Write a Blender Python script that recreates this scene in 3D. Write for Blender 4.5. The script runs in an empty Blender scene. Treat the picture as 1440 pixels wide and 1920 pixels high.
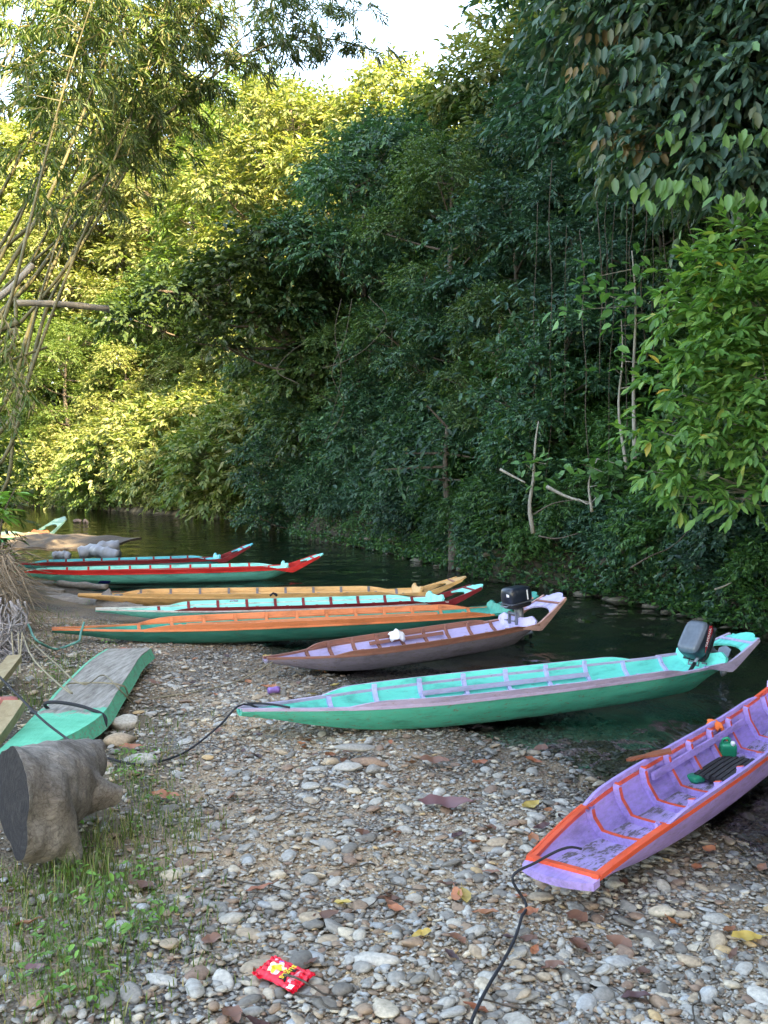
import bpy, bmesh, math, random
import numpy as np
from mathutils import Vector, Matrix, Euler, noise as mnoise

SC = bpy.context.scene
COL = SC.collection
# ------------------------------------------------------------------ camera, sky, sun, exposure
K = 1.25                                # depth scale that goes with the focal length
CAMZ, F = 1.75, 1440.0 * K
PITCH = math.atan(70 / F)
cam_data = bpy.data.cameras.new("camera")
cam_data.sensor_fit = 'VERTICAL'
cam_data.sensor_height = 36.0
cam_data.lens = 36.0 * F / 1920
cam_data.clip_start = 0.05
cam_data.clip_end = 2000.0
cam = bpy.data.objects.new("camera", cam_data)
COL.objects.link(cam)
cam.location = (0, 0, CAMZ)
cam.rotation_euler = (math.pi / 2 - PITCH, 0, 0)
SC.camera = cam

SUN_EL = math.radians(38.0)
SUN_AZ = math.radians(149.0)            # clockwise from +Y: the sun stands to the right and behind the viewer
sun_vec = Vector((math.sin(SUN_AZ) * math.cos(SUN_EL), math.cos(SUN_AZ) * math.cos(SUN_EL), math.sin(SUN_EL)))
world = bpy.data.worlds.new("World")
SC.world = world
world.use_nodes = True
wn = world.node_tree.nodes
wn.clear()
w_out = wn.new("ShaderNodeOutputWorld")
w_bg = wn.new("ShaderNodeBackground")
w_sky = wn.new("ShaderNodeTexSky")
w_sky.sky_type = 'NISHITA'
w_sky.sun_disc = False
w_sky.sun_elevation = SUN_EL
w_sky.sun_rotation = SUN_AZ
w_sky.altitude = 100
w_sky.air_density = 1.0
w_sky.dust_density = 1.2
w_sky.ozone_density = 1.0
w_bg.inputs[1].default_value = 0.15
world.node_tree.links.new(w_sky.outputs[0], w_bg.inputs[0])
world.node_tree.links.new(w_bg.outputs[0], w_out.inputs[0])
sun_data = bpy.data.lights.new("sun", 'SUN')
sun_data.energy = 5.0
sun_data.angle = math.radians(0.53)
sun_data.color = (1.0, 0.85, 0.60)
sun = bpy.data.objects.new("sun", sun_data)
COL.objects.link(sun)
sun.rotation_euler = sun_vec.to_track_quat('Z', 'Y').to_euler()
sun.location = (30, -30, 40)
SC.view_settings.view_transform = 'Standard'
SC.view_settings.look = 'None'
SC.view_settings.exposure = 3.32
SC.view_settings.gamma = 1.0
SC.view_settings.use_white_balance = True
SC.view_settings.white_balance_temperature = 8300
SC.view_settings.use_curve_mapping = False
cy = SC.cycles
cy.use_denoising = True
cy.max_bounces = 7
cy.diffuse_bounces = 3
cy.glossy_bounces = 3
cy.transmission_bounces = 4
cy.transparent_max_bounces = 8
cy.caustics_reflective = False
cy.caustics_refractive = False
cy.sample_clamp_indirect = 6.0

# ------------------------------------------------------------------ helpers
fw = Vector((0, math.cos(PITCH), -math.sin(PITCH)))
up = Vector((0, math.sin(PITCH), math.cos(PITCH)))
CAM = Vector((0, 0, CAMZ))


def ray(px, py):
    return fw + Vector(((px - 720) / F, 0, 0)) - up * ((py - 960) / F)


def W(px, py, D):
    return CAM + ray(px, py) * D * K


def G(px, py, z):
    r = ray(px, py)
    return CAM + r * ((z - CAMZ) / r.z)


def tag(o, label=None, cat=None, group=None, kind=None):
    if label: o["label"] = label
    if cat: o["category"] = cat
    if group: o["group"] = group
    if kind: o["kind"] = kind
    return o


def empty(name, loc=(0, 0, 0), rz=0.0):
    o = bpy.data.objects.new(name, None)
    o.empty_display_size = 0.1
    COL.objects.link(o)
    o.location = loc
    o.rotation_euler = (0, 0, rz)
    return o


def link(name, me, mats=None, parent=None, smooth=False, loc=None):
    if mats is not None:
        if not isinstance(mats, (list, tuple)): mats = [mats]
        for m in mats: me.materials.append(m)
    if smooth and len(me.polygons):
        me.polygons.foreach_set("use_smooth", np.ones(len(me.polygons), dtype=bool))
    o = bpy.data.objects.new(name, me)
    COL.objects.link(o)
    if parent is not None: o.parent = parent
    if loc is not None: o.location = loc
    return o


def mesh_np(name, V, Fq, mi=None):
    """V (n,3); Fq (m,k) constant-size faces"""
    V = np.asarray(V, dtype=np.float32)
    Fq = np.asarray(Fq, dtype=np.int32)
    me = bpy.data.meshes.new(name)
    me.vertices.add(len(V))
    me.vertices.foreach_set("co", V.ravel())
    m, k = Fq.shape
    me.loops.add(m * k)
    me.loops.foreach_set("vertex_index", Fq.ravel())
    me.polygons.add(m)
    me.polygons.foreach_set("loop_start", np.arange(0, m * k, k, dtype=np.int32))
    me.polygons.foreach_set("loop_total", np.full(m, k, dtype=np.int32))
    if mi is not None:
        me.polygons.foreach_set("material_index", np.asarray(mi, dtype=np.int32))
    me.update(calc_edges=True)
    return me


class MB:
    def __init__(self):
        self.v, self.f, self.m = [], [], []

    def add(self, vs, fs, m=0):
        b = len(self.v)
        self.v += [tuple(p) for p in vs]
        for f in fs:
            self.f.append(tuple(i + b for i in f))
            self.m.append(m)

    def box(self, c, size, rot=None, m=0, taper=1.0):
        x, y, z = size[0] / 2, size[1] / 2, size[2] / 2
        vs = [(-x, -y, -z), (x, -y, -z), (x, y, -z), (-x, y, -z), (-x * taper, -y * taper, z), (x * taper, -y * taper, z), (x * taper, y * taper, z), (-x * taper, y * taper, z)]
        R = rot if rot is not None else Matrix.Identity(3)
        vs = [R @ Vector(p) + Vector(c) for p in vs]
        self.add(vs, [(0, 3, 2, 1), (4, 5, 6, 7), (0, 1, 5, 4), (1, 2, 6, 5), (2, 3, 7, 6), (3, 0, 4, 7)], m)

    def tube(self, pts, r, seg=6, m=0, cap=True):
        pts = [Vector(p) for p in pts]
        n = len(pts)
        rs = r if isinstance(r, (list, tuple, np.ndarray)) else [r] * n
        b = len(self.v)
        nrm = None
        for i, p in enumerate(pts):
            t = (pts[min(i + 1, n - 1)] - pts[max(i - 1, 0)])
            if t.length < 1e-9: t = Vector((0, 0, 1))
            t.normalize()
            if nrm is None:
                nrm = t.orthogonal().normalized()
            else:
                nrm = nrm - t * nrm.dot(t)
                nrm = nrm.normalized() if nrm.length > 1e-6 else t.orthogonal().normalized()
            bn = t.cross(nrm)
            for k in range(seg):
                a = 2 * math.pi * k / seg
                self.v.append(tuple(p + (nrm * math.cos(a) + bn * math.sin(a)) * rs[i]))
        for i in range(n - 1):
            for k in range(seg):
                k2 = (k + 1) % seg
                self.f.append((b + i * seg + k, b + i * seg + k2, b + (i + 1) * seg + k2, b + (i + 1) * seg + k))
                self.m.append(m)
        if cap:
            self.f.append(tuple(b + k for k in reversed(range(seg)))); self.m.append(m)
            self.f.append(tuple(b + (n - 1) * seg + k for k in range(seg))); self.m.append(m)

    def ribbon(self, path, wdir, half, ndir, th, m=0):
        """rectangular bar swept along a path; wdir/ndir: vectors or lists of vectors"""
        n = len(path)
        b = len(self.v)
        for i in range(n):
            wd = Vector(wdir[i] if isinstance(wdir, list) else wdir)
            nd = Vector(ndir[i] if isinstance(ndir, list) else ndir)
            h = half[i] if isinstance(half, (list, np.ndarray)) else half
            p = Vector(path[i])
            self.v += [tuple(p - wd * h), tuple(p + wd * h), tuple(p + wd * h + nd * th), tuple(p - wd * h + nd * th)]
        for i in range(n - 1):
            a, c = b + i * 4, b + (i + 1) * 4
            for k in range(4):
                k2 = (k + 1) % 4
                self.f.append((a + k, a + k2, c + k2, c + k)); self.m.append(m)
        self.f.append((b + 3, b + 2, b + 1, b)); self.m.append(m)
        e = b + (n - 1) * 4
        self.f.append((e, e + 1, e + 2, e + 3)); self.m.append(m)

    def prism(self, outline, ex, m=0):
        """outline: 3D points of a flat polygon, ex: extrusion vector"""
        n = len(outline)
        ex = Vector(ex)
        vs = [Vector(p) for p in outline] + [Vector(p) + ex for p in outline]
        fs = [tuple(reversed(range(n))), tuple(range(n, 2 * n))]
        fs += [(i, (i + 1) % n, n + (i + 1) % n, n + i) for i in range(n)]
        self.add(vs, fs, m)

    def build(self, name, mats, parent=None, smooth=False, loc=None, fix=True):
        me = bpy.data.meshes.new(name)
        me.from_pydata(self.v, [], self.f)
        me.polygons.foreach_set("material_index", np.array(self.m, dtype=np.int32))
        if fix:
            bm = bmesh.new(); bm.from_mesh(me)
            bmesh.ops.recalc_face_normals(bm, faces=bm.faces)
            bm.to_mesh(me); bm.free()
        me.update()
        return link(name, me, mats, parent, smooth, loc)


def crom(xs, ys, x):
    """monotone-ish cubic interpolation"""
    xs = np.asarray(xs, float); ys = np.asarray(ys, float); x = np.atleast_1d(np.asarray(x, float))
    d = np.diff(ys) / np.diff(xs)
    m = np.zeros_like(ys)
    m[1:-1] = np.where(d[:-1] * d[1:] > 0, 2 * d[:-1] * d[1:] / (d[:-1] + d[1:] + 1e-12), 0)
    m[0], m[-1] = d[0], d[-1]
    i = np.clip(np.searchsorted(xs, x) - 1, 0, len(xs) - 2)
    h = xs[i + 1] - xs[i]
    t = np.clip((x - xs[i]) / h, 0, 1)
    return (2 * t**3 - 3 * t**2 + 1) * ys[i] + (t**3 - 2 * t**2 + t) * h * m[i] + (-2 * t**3 + 3 * t**2) * ys[i + 1] + (t**3 - t**2) * h * m[i + 1]


def smooth_pts(pts, n):
    pts = np.array([tuple(p) for p in pts], float)
    s = np.concatenate([[0], np.cumsum(np.linalg.norm(np.diff(pts, axis=0), axis=1))])
    q = np.linspace(0, s[-1], n)
    # Catmull-Rom through points
    out = []
    for k in range(3):
        m = np.gradient(pts[:, k], s)
        i = np.clip(np.searchsorted(s, q) - 1, 0, len(s) - 2)
        h = s[i + 1] - s[i]
        t = (q - s[i]) / h
        out.append((2 * t**3 - 3 * t**2 + 1) * pts[i, k] + (t**3 - 2 * t**2 + t) * h * m[i] + (-2 * t**3 + 3 * t**2) * pts[i + 1, k] + (t**3 - t**2) * h * m[i + 1])
    return [Vector(p) for p in np.stack(out, 1)]


# ------------------------------------------------------------------ materials
def new_mat(name):
    m = bpy.data.materials.new(name)
    m.use_nodes = True
    nt = m.node_tree
    nt.nodes.clear()
    out = nt.nodes.new("ShaderNodeOutputMaterial")
    return m, nt, out


def nd(nt, typ, **kw):
    n = nt.nodes.new(typ)
    for k, v in kw.items():
        if k == 'i':
            for a, b in v.items(): n.inputs[a].default_value = b
        else:
            setattr(n, k, v)
    return n


def ramp(nt, stops, interp='LINEAR'):
    r = nt.nodes.new("ShaderNodeValToRGB")
    r.color_ramp.interpolation = interp
    e = r.color_ramp.elements
    while len(e) < len(stops): e.new(0.5)
    for i, (p, c) in enumerate(stops):
        e[i].position = p
        e[i].color = (*c, 1) if len(c) == 3 else c
    return r


def mixc(nt, fac, a, b, blend='MIX'):
    n = nt.nodes.new("ShaderNodeMix")
    n.data_type = 'RGBA'; n.blend_type = blend
    for sock, v in ((n.inputs[0], fac), (n.inputs[6], a), (n.inputs[7], b)):
        if hasattr(v, 'is_output'): nt.links.new(v, sock)
        elif isinstance(v, (int, float)): sock.default_value = v
        else: sock.default_value = (*v, 1) if len(v) == 3 else v
    return n.outputs[2]


def principled(nt, out, col=None, rough=0.6, spec=0.4, metal=0.0):
    b = nt.nodes.new("ShaderNodeBsdfPrincipled")
    b.inputs['Roughness'].default_value = rough
    b.inputs['Specular IOR Level'].default_value = spec
    b.inputs['Metallic'].default_value = metal
    if col is not None:
        if hasattr(col, 'is_output'): nt.links.new(col, b.inputs['Base Color'])
        else: b.inputs['Base Color'].default_value = (*col, 1)
    nt.links.new(b.outputs[0], out.inputs[0])
    return b


def bump(nt, b, h, strength=0.3, dist=0.01):
    n = nd(nt, "ShaderNodeBump", i={'Strength': strength, 'Distance': dist})
    nt.links.new(h, n.inputs['Height'])
    nt.links.new(n.outputs[0], b.inputs['Normal'])
    return n


def mat_paint(name, col, wear=0.25, wood=(0.20, 0.15, 0.11), rough=0.55, dirt=0.3, scale=1.0, mud=False):
    m, nt, out = new_mat(name)
    L = nt.links.new
    tc = nd(nt, "ShaderNodeTexCoord")
    mp = nd(nt, "ShaderNodeMapping"); mp.inputs['Scale'].default_value = (1.0, 4.0, 4.0)
    L(tc.outputs['Object'], mp.inputs[0])
    n1 = nd(nt, "ShaderNodeTexNoise", i={'Scale': 3.0 * scale, 'Detail': 6.0, 'Roughness': 0.65})
    L(mp.outputs[0], n1.inputs['Vector'])
    n2 = nd(nt, "ShaderNodeTexNoise", i={'Scale': 14.0 * scale, 'Detail': 8.0, 'Roughness': 0.7})
    L(mp.outputs[0], n2.inputs['Vector'])
    n3 = nd(nt, "ShaderNodeTexNoise", i={'Scale': 55.0 * scale, 'Detail': 3.0, 'Roughness': 0.6})
    L(mp.outputs[0], n3.inputs['Vector'])
    dark = tuple(c * 0.5 for c in col)
    lite = tuple(min(1, c * 1.10 + 0.02) for c in col)
    r1 = ramp(nt, [(0.27, dark), (0.47, col), (0.72, lite)])
    L(n1.outputs[0], r1.inputs[0])
    # dirt
    rd = ramp(nt, [(0.40, (0, 0, 0)), (0.75, (1, 1, 1))])
    L(n2.outputs[0], rd.inputs[0])
    md = nd(nt, "ShaderNodeMath", operation='MULTIPLY'); md.inputs[1].default_value = dirt
    L(rd.outputs[0], md.inputs[0])
    c1 = mixc(nt, md.outputs[0], r1.outputs[0], (0.16, 0.15, 0.12))
    # chips
    add = nd(nt, "ShaderNodeMath", operation='ADD'); L(n2.outputs[0], add.inputs[0]); 
    mu = nd(nt, "ShaderNodeMath", operation='MULTIPLY'); mu.inputs[1].default_value = 0.35; L(n3.outputs[0], mu.inputs[0]); L(mu.outputs[0], add.inputs[1])
    t = 0.92 - 0.22 * wear
    rc = ramp(nt, [(t - 0.02, (0, 0, 0)), (t + 0.015, (1, 1, 1))])
    L(add.outputs[0], rc.inputs[0])
    c2 = mixc(nt, rc.outputs[0], c1, wood)
    if mud:
        sz = nd(nt, "ShaderNodeSeparateXYZ"); L(tc.outputs['Object'], sz.inputs[0])
        mz = nd(nt, "ShaderNodeMath", operation='MULTIPLY_ADD'); mz.inputs[1].default_value = -0.12; L(n2.outputs[0], mz.inputs[0]); L(sz.outputs[2], mz.inputs[2])
        mr = nd(nt, "ShaderNodeMapRange"); mr.inputs[1].default_value = -0.065; mr.inputs[2].default_value = -0.015; mr.inputs[3].default_value = 0.7; mr.inputs[4].default_value = 0.0
        L(mz.outputs[0], mr.inputs[0])
        c2 = mixc(nt, mr.outputs[0], c2, (0.07, 0.065, 0.05))
        # scratches running along the hull
        ms = nd(nt, "ShaderNodeMapping"); ms.inputs['Scale'].default_value = (0.5, 1, 26); L(tc.outputs['Object'], ms.inputs[0])
        ns = nd(nt, "ShaderNodeTexNoise", i={'Scale': 4.0, 'Detail': 7.0, 'Roughness': 0.75}); L(ms.outputs[0], ns.inputs['Vector'])
        rs_ = ramp(nt, [(0.60, (0, 0, 0)), (0.66, (1, 1, 1))]); L(ns.outputs[0], rs_.inputs[0])
        ml = nd(nt, "ShaderNodeMath", operation='MULTIPLY'); ml.inputs[1].default_value = 0.45; L(rs_.outputs[0], ml.inputs[0])
        c2 = mixc(nt, ml.outputs[0], c2, (0.05, 0.06, 0.05))
    b = principled(nt, out, c2, rough, 0.35)
    bump(nt, b, add.outputs[0], 0.35, 0.005)
    return m


def mat_wood(name, dark, mid, lite, scale=1.0, rough=0.85, stretch=(1, 9, 9)):
    m, nt, out = new_mat(name)
    L = nt.links.new
    tc = nd(nt, "ShaderNodeTexCoord")
    mp = nd(nt, "ShaderNodeMapping"); mp.inputs['Scale'].default_value = stretch
    L(tc.outputs['Object'], mp.inputs[0])
    n1 = nd(nt, "ShaderNodeTexNoise", i={'Scale': 4.0 * scale, 'Detail': 10.0, 'Roughness': 0.72, 'Distortion': 0.4})
    L(mp.outputs[0], n1.inputs['Vector'])
    n2 = nd(nt, "ShaderNodeTexNoise", i={'Scale': 3.0 * scale, 'Detail': 4.0})
    L(tc.outputs['Object'], n2.inputs['Vector'])
    r = ramp(nt, [(0.28, dark), (0.5, mid), (0.72, lite)])
    L(n1.outputs[0], r.inputs[0])
    c = mixc(nt, n2.outputs[0], r.outputs[0], tuple(x * 0.75 for x in mid), 'MIX')
    b = principled(nt, out, c, rough, 0.2)
    bump(nt, b, n1.outputs[0], 0.6, 0.01)
    return m


def mat_plain(name, col, rough=0.5, spec=0.4, metal=0.0, var=0.15, scale=30.0, bmp=0.1):
    m, nt, out = new_mat(name)
    L = nt.links.new
    tc = nd(nt, "ShaderNodeTexCoord")
    n1 = nd(nt, "ShaderNodeTexNoise", i={'Scale': scale, 'Detail': 5.0})
    L(tc.outputs['Object'], n1.inputs['Vector'])
    r = ramp(nt, [(0.3, tuple(c * (1 - var) for c in col)), (0.7, tuple(min(1, c * (1 + var)) for c in col))])
    L(n1.outputs[0], r.inputs[0])
    b = principled(nt, out, r.outputs[0], rough, spec, metal)
    if bmp: bump(nt, b, n1.outputs[0], bmp, 0.003)
    return m


def rand_island(nt):
    g = nd(nt, "ShaderNodeNewGeometry")
    oi = nd(nt, "ShaderNodeObjectInfo")
    a = nd(nt, "ShaderNodeMath", operation='ADD')
    nt.links.new(g.outputs['Random Per Island'], a.inputs[0])
    nt.links.new(oi.outputs['Random'], a.inputs[1])
    f = nd(nt, "ShaderNodeMath", operation='FRACT')
    nt.links.new(a.outputs[0], f.inputs[0])
    return f.outputs[0], oi.outputs['Random']


def mat_leaf(name, stops, trans=0.35, rough=0.45, spec=0.4, tcol=None, objvar=0.25):
    """per-leaf colour from a ramp; thin leaf = reflecting + letting light through"""
    m, nt, out = new_mat(name)
    L = nt.links.new
    ri, orr = rand_island(nt)
    r = ramp(nt, stops)
    L(ri, r.inputs[0])
    hs = nd(nt, "ShaderNodeHueSaturation")
    mr = nd(nt, "ShaderNodeMapRange"); mr.inputs[3].default_value = 1 - objvar; mr.inputs[4].default_value = 1 + objvar
    L(orr, mr.inputs[0]); L(mr.outputs[0], hs.inputs['Value'])
    L(r.outputs[0], hs.inputs['Color'])
    b = nd(nt, "ShaderNodeBsdfPrincipled", i={'Roughness': rough, 'Specular IOR Level': spec})
    L(hs.outputs[0], b.inputs['Base Color'])
    t = nd(nt, "ShaderNodeBsdfTranslucent")
    tc = mixc(nt, 1.0, hs.outputs[0], tcol or (1.35, 1.4, 0.65), 'MULTIPLY')
    L(tc, t.inputs[0])
    mx = nd(nt, "ShaderNodeMixShader"); mx.inputs[0].default_value = trans
    L(b.outputs[0], mx.inputs[1]); L(t.outputs[0], mx.inputs[2])
    L(mx.outputs[0], out.inputs[0])
    return m


def mat_stone(name):
    m, nt, out = new_mat(name)
    L = nt.links.new
    ri, orr = rand_island(nt)
    r = ramp(nt, [(0.0, (0.16, 0.148, 0.13)), (0.12, (0.235, 0.225, 0.205)), (0.28, (0.32, 0.31, 0.285)), (0.43, (0.36, 0.335, 0.29)), (0.55, (0.42, 0.40, 0.36)),
                  (0.62, (0.34, 0.27, 0.195)), (0.73, (0.26, 0.185, 0.13)), (0.82, (0.46, 0.40, 0.31)), (0.88, (0.22, 0.15, 0.11)), (0.94, (0.32, 0.33, 0.33)), (0.985, (0.44, 0.31, 0.17))], 'CONSTANT')
    L(ri, r.inputs[0])
    tc = nd(nt, "ShaderNodeNewGeometry")
    n1 = nd(nt, "ShaderNodeTexNoise", i={'Scale': 70.0, 'Detail': 6.0, 'Roughness': 0.65})
    L(tc.outputs['Position'], n1.inputs['Vector'])
    rr = ramp(nt, [(0.3, (0.78, 0.76, 0.73)), (0.7, (1.45, 1.42, 1.36))])
    L(n1.outputs[0], rr.inputs[0])
    c = mixc(nt, 1.0, r.outputs[0], rr.outputs[0], 'MULTIPLY')
    # wet stones near and below the water line: darker and glossier (by height of the ground itself)
    sx = nd(nt, "ShaderNodeSeparateXYZ"); L(tc.outputs['Position'], sx.inputs[0])
    n2 = nd(nt, "ShaderNodeTexNoise", i={'Scale': 2.5, 'Detail': 3.0}); L(tc.outputs['Position'], n2.inputs['Vector'])
    ma = nd(nt, "ShaderNodeMath", operation='MULTIPLY_ADD'); ma.inputs[1].default_value = 0.05; L(n2.outputs[0], ma.inputs[0]); L(sx.outputs[2], ma.inputs[2])
    mr = nd(nt, "ShaderNodeMapRange"); mr.inputs[1].default_value = 0.035; mr.inputs[2].default_value = 0.10; mr.inputs[3].default_value = 0.42; mr.inputs[4].default_value = 1.0
    L(ma.outputs[0], mr.inputs[0])
    c2 = mixc(nt, 1.0, c, mr.outputs[0], 'MULTIPLY')
    b = principled(nt, out, c2, 0.7, 0.35)
    mr2 = nd(nt, "ShaderNodeMapRange"); mr2.inputs[1].default_value = 0.42; mr2.inputs[2].default_value = 1.0; mr2.inputs[3].default_value = 0.25; mr2.inputs[4].default_value = 0.75
    L(mr.outputs[0], mr2.inputs[0]); L(mr2.outputs[0], b.inputs['Roughness'])
    bump(nt, b, n1.outputs[0], 0.35, 0.004)
    return m


M = {}
M['stone'] = mat_stone("river_stone")
# boat paints (albedo)
TURQ = (0.10, 0.62, 0.53); 
M['turq'] = mat_paint("turquoise_paint", (0.09, 0.66, 0.55), 0.25, dirt=0.12)
M['turq_lite'] = mat_paint("pale_turquoise_paint", (0.22, 0.74, 0.66), 0.15, dirt=0.12)
M['cyan'] = mat_paint("cyan_paint", (0.05, 0.48, 0.55), 0.2, dirt=0.15)
M['teal_hull'] = mat_paint("teal_hull_paint", (0.13, 0.60, 0.52), 0.25, dirt=0.2, mud=True)
M['green_hull'] = mat_paint("green_hull_paint", (0.045, 0.44, 0.31), 0.5, dirt=0.3, mud=True)
M['dark_green'] = mat_paint("dark_green_paint", (0.012, 0.17, 0.13), 0.3, dirt=0.25, mud=True)
M['mid_green'] = mat_paint("sea_green_paint", (0.012, 0.30, 0.23), 0.2, dirt=0.2)
M['lav'] = mat_paint("lavender_paint", (0.44, 0.37, 0.52), 0.45, wood=(0.30, 0.24, 0.2), dirt=0.25)
M['lav_in'] = mat_paint("pale_lavender_paint", (0.50, 0.46, 0.74), 0.25, dirt=0.25)
M['mauve_hull'] = mat_paint("mauve_grey_hull_paint", (0.25, 0.215, 0.28), 0.5, dirt=0.5, mud=True)
M['purple'] = mat_paint("purple_paint", (0.38, 0.27, 0.64), 0.32, wood=(0.17, 0.14, 0.15), dirt=0.5)
M['purple_floor'] = mat_paint("worn_purple_floor_paint", (0.40, 0.31, 0.60), 0.9, wood=(0.12, 0.10, 0.11), dirt=0.95, scale=.6)
M['orange_red'] = mat_paint("orange_red_paint", (0.72, 0.085, 0.03), 0.25, dirt=0.2)
M['orange'] = mat_paint("orange_paint", (0.72, 0.22, 0.09), 0.3, dirt=0.25)
M['rust_brown'] = mat_paint("rust_brown_paint", (0.30, 0.12, 0.085), 0.45, dirt=0.35)
M['red'] = mat_paint("red_paint", (0.62, 0.02, 0.02), 0.15, dirt=0.15)
M['dark_red'] = mat_paint("dark_red_paint", (0.24, 0.012, 0.02), 0.2, dirt=0.2)
M['tan'] = mat_paint("tan_paint", (0.66, 0.38, 0.15), 0.25, dirt=0.25)
M['white_rail'] = mat_paint("worn_white_paint", (0.62, 0.60, 0.56), 0.5, dirt=0.35)
M['grey_rib'] = mat_paint("grey_paint", (0.16, 0.15, 0.17), 0.3)
M['pink_rail'] = mat_paint("pale_pink_paint", (0.58, 0.33, 0.28), 0.4, dirt=0.3)
M['blue_patch'] = mat_plain("blue_sheet", (0.012, 0.02, 0.22), 0.5)
M['old_wood'] = mat_wood("weathered_wood", (0.10, 0.085, 0.07), (0.25, 0.22, 0.19), (0.40, 0.37, 0.33))
M['driftwood'] = mat_wood("driftwood", (0.075, 0.068, 0.06), (0.22, 0.205, 0.185), (0.42, 0.395, 0.36), 2.2, stretch=(1.2, 3, 6))
M['shaded_teal'] = mat_paint("shaded_teal_paint", (0.018, 0.075, 0.088), 0.4, dirt=0.4)  # dark teal lowered further, shade on the far boat put into the paint
M['cut_wood'] = mat_wood("charred_cut_wood", (0.008, 0.008, 0.012), (0.018, 0.017, 0.024), (0.04, 0.038, 0.045), 3.0, stretch=(3, 3, 3))
M['bark'] = mat_wood("bark", (0.035, 0.03, 0.022), (0.09, 0.075, 0.06), (0.20, 0.18, 0.15), 2.0, stretch=(4, 4, 1))
M['pale_bark'] = mat_wood("pale_bark", (0.12, 0.11, 0.09), (0.28, 0.26, 0.22), (0.46, 0.44, 0.40), 2.0, stretch=(4, 4, 1))
M['culm'] = mat_wood("bamboo_culm", (0.05, 0.052, 0.022), (0.12, 0.115, 0.058), (0.26, 0.24, 0.16), 1.0, 0.5, stretch=(2, 2, 1))
M['rope_black'] = mat_plain("black_rope", (0.02, 0.022, 0.028), 0.8)
M['rope_green'] = mat_plain("green_rope", (0.10, 0.30, 0.25), 0.7)
M['rope_tan'] = mat_plain("tan_rope", (0.24, 0.21, 0.14), 0.9)
M['net'] = mat_plain("pale_net", (0.25, 0.235, 0.24), 0.9)
M['dry_root'] = mat_wood("dry_roots", (0.09, 0.07, 0.05), (0.24, 0.19, 0.14), (0.40, 0.35, 0.28), 3.0)
M['cloth_white'] = mat_plain("white_cloth", (0.75, 0.75, 0.74), 0.9, scale=12)
M['cloth_orange'] = mat_plain("orange_cloth", (0.75, 0.16, 0.04), 0.9, scale=12)
M['cloth_grey'] = mat_plain("pale_grey_plastic_sheet", (0.24, 0.26, 0.29), 0.45, scale=9)
M['plastic_green'] = mat_plain("green_plastic", (0.0, 0.26, 0.13), 0.35, scale=4)
M['dark_slat'] = mat_wood("dark_wet_slats", (0.015, 0.014, 0.014), (0.05, 0.048, 0.048), (0.12, 0.115, 0.11), 2.0)
M['rust'] = mat_wood("rusty_wood", (0.10, 0.03, 0.015), (0.24, 0.075, 0.04), (0.36, 0.14, 0.08), 2.0)
M['cowl'] = mat_plain("dark_navy_cowl", (0.014, 0.02, 0.032), 0.28, 0.5, bmp=0)
M['cowl_top'] = mat_plain("grey_blue_cowl_top", (0.085, 0.105, 0.135), 0.3, 0.5, bmp=0.0)
M['motor_grey'] = mat_plain("grey_cast_metal", (0.16, 0.18, 0.21), 0.4, 0.5, 0.4)
M['motor_black'] = mat_plain("black_rubber", (0.012, 0.012, 0.014), 0.6)
M['decal_red'] = mat_plain("red_decal", (0.30, 0.012, 0.02), 0.35, bmp=0)
M['decal_white'] = mat_plain("white_decal", (0.85, 0.85, 0.85), 0.4, bmp=0)
M['foil_red'] = mat_plain("glossy_red_foil", (0.78, 0.012, 0.035), 0.25, 0.5, scale=25, bmp=0.35)
M['foil_yellow'] = mat_plain("yellow_print", (0.90, 0.66, 0.03), 0.35, bmp=0)
M['foil_pale'] = mat_plain("pale_yellow_print", (0.88, 0.82, 0.5), 0.35, bmp=0)
M['foil_pink'] = mat_plain("pink_print", (0.85, 0.35, 0.40), 0.35, bmp=0)
M['foil_lilac'] = mat_plain("lilac_print", (0.62, 0.25, 0.65), 0.35, bmp=0)
M['foil_dark'] = mat_plain("black_print", (0.03, 0.015, 0.015), 0.4, bmp=0)
M['can'] = mat_plain("purple_can_metal", (0.28, 0.16, 0.46), 0.35, 0.5, 0.3)
M['rock'] = mat_wood("bank_rock", (0.06, 0.055, 0.045), (0.15, 0.13, 0.10), (0.27, 0.24, 0.19), 2.0, stretch=(1, 1, 5))
M['plank_yellow'] = mat_wood("pale_yellow_plank", (0.14, 0.09, 0.055), (0.36, 0.29, 0.17), (0.50, 0.45, 0.31), 1.6, stretch=(3, 1.5, 2))
M['brick'] = mat_plain("red_brick", (0.34, 0.12, 0.10), 0.9, var=0.3, bmp=0.6)
# foliage (albedo 0.03 .. 0.14)
M['leaf_dark'] = mat_leaf("shaded_dark_green_leaf", [(0, (0.012, 0.042, 0.024)), (0.35, (0.022, 0.072, 0.037)), (0.8, (0.042, 0.112, 0.052)), (0.96, (0.075, 0.165, 0.06)), (1, (0.11, 0.13, 0.03))], 0.25)  # dark green with the teal cast of forest shade mixed into it
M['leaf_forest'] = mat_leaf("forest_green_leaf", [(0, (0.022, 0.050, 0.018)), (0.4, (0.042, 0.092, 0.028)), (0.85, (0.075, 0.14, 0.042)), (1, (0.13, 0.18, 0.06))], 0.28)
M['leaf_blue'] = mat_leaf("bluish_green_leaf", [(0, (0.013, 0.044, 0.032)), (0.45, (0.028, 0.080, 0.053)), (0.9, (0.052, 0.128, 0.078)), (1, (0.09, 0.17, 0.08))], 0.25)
M['leaf_lit'] = mat_leaf("sunlit_yellow_green_leaf", [(0, (0.07, 0.11, 0.03)), (0.4, (0.13, 0.17, 0.05)), (0.8, (0.20, 0.225, 0.08)), (1, (0.30, 0.28, 0.14))], 0.38)  # albedo raised towards cream, sunlight on the far bank put into the colour
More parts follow.
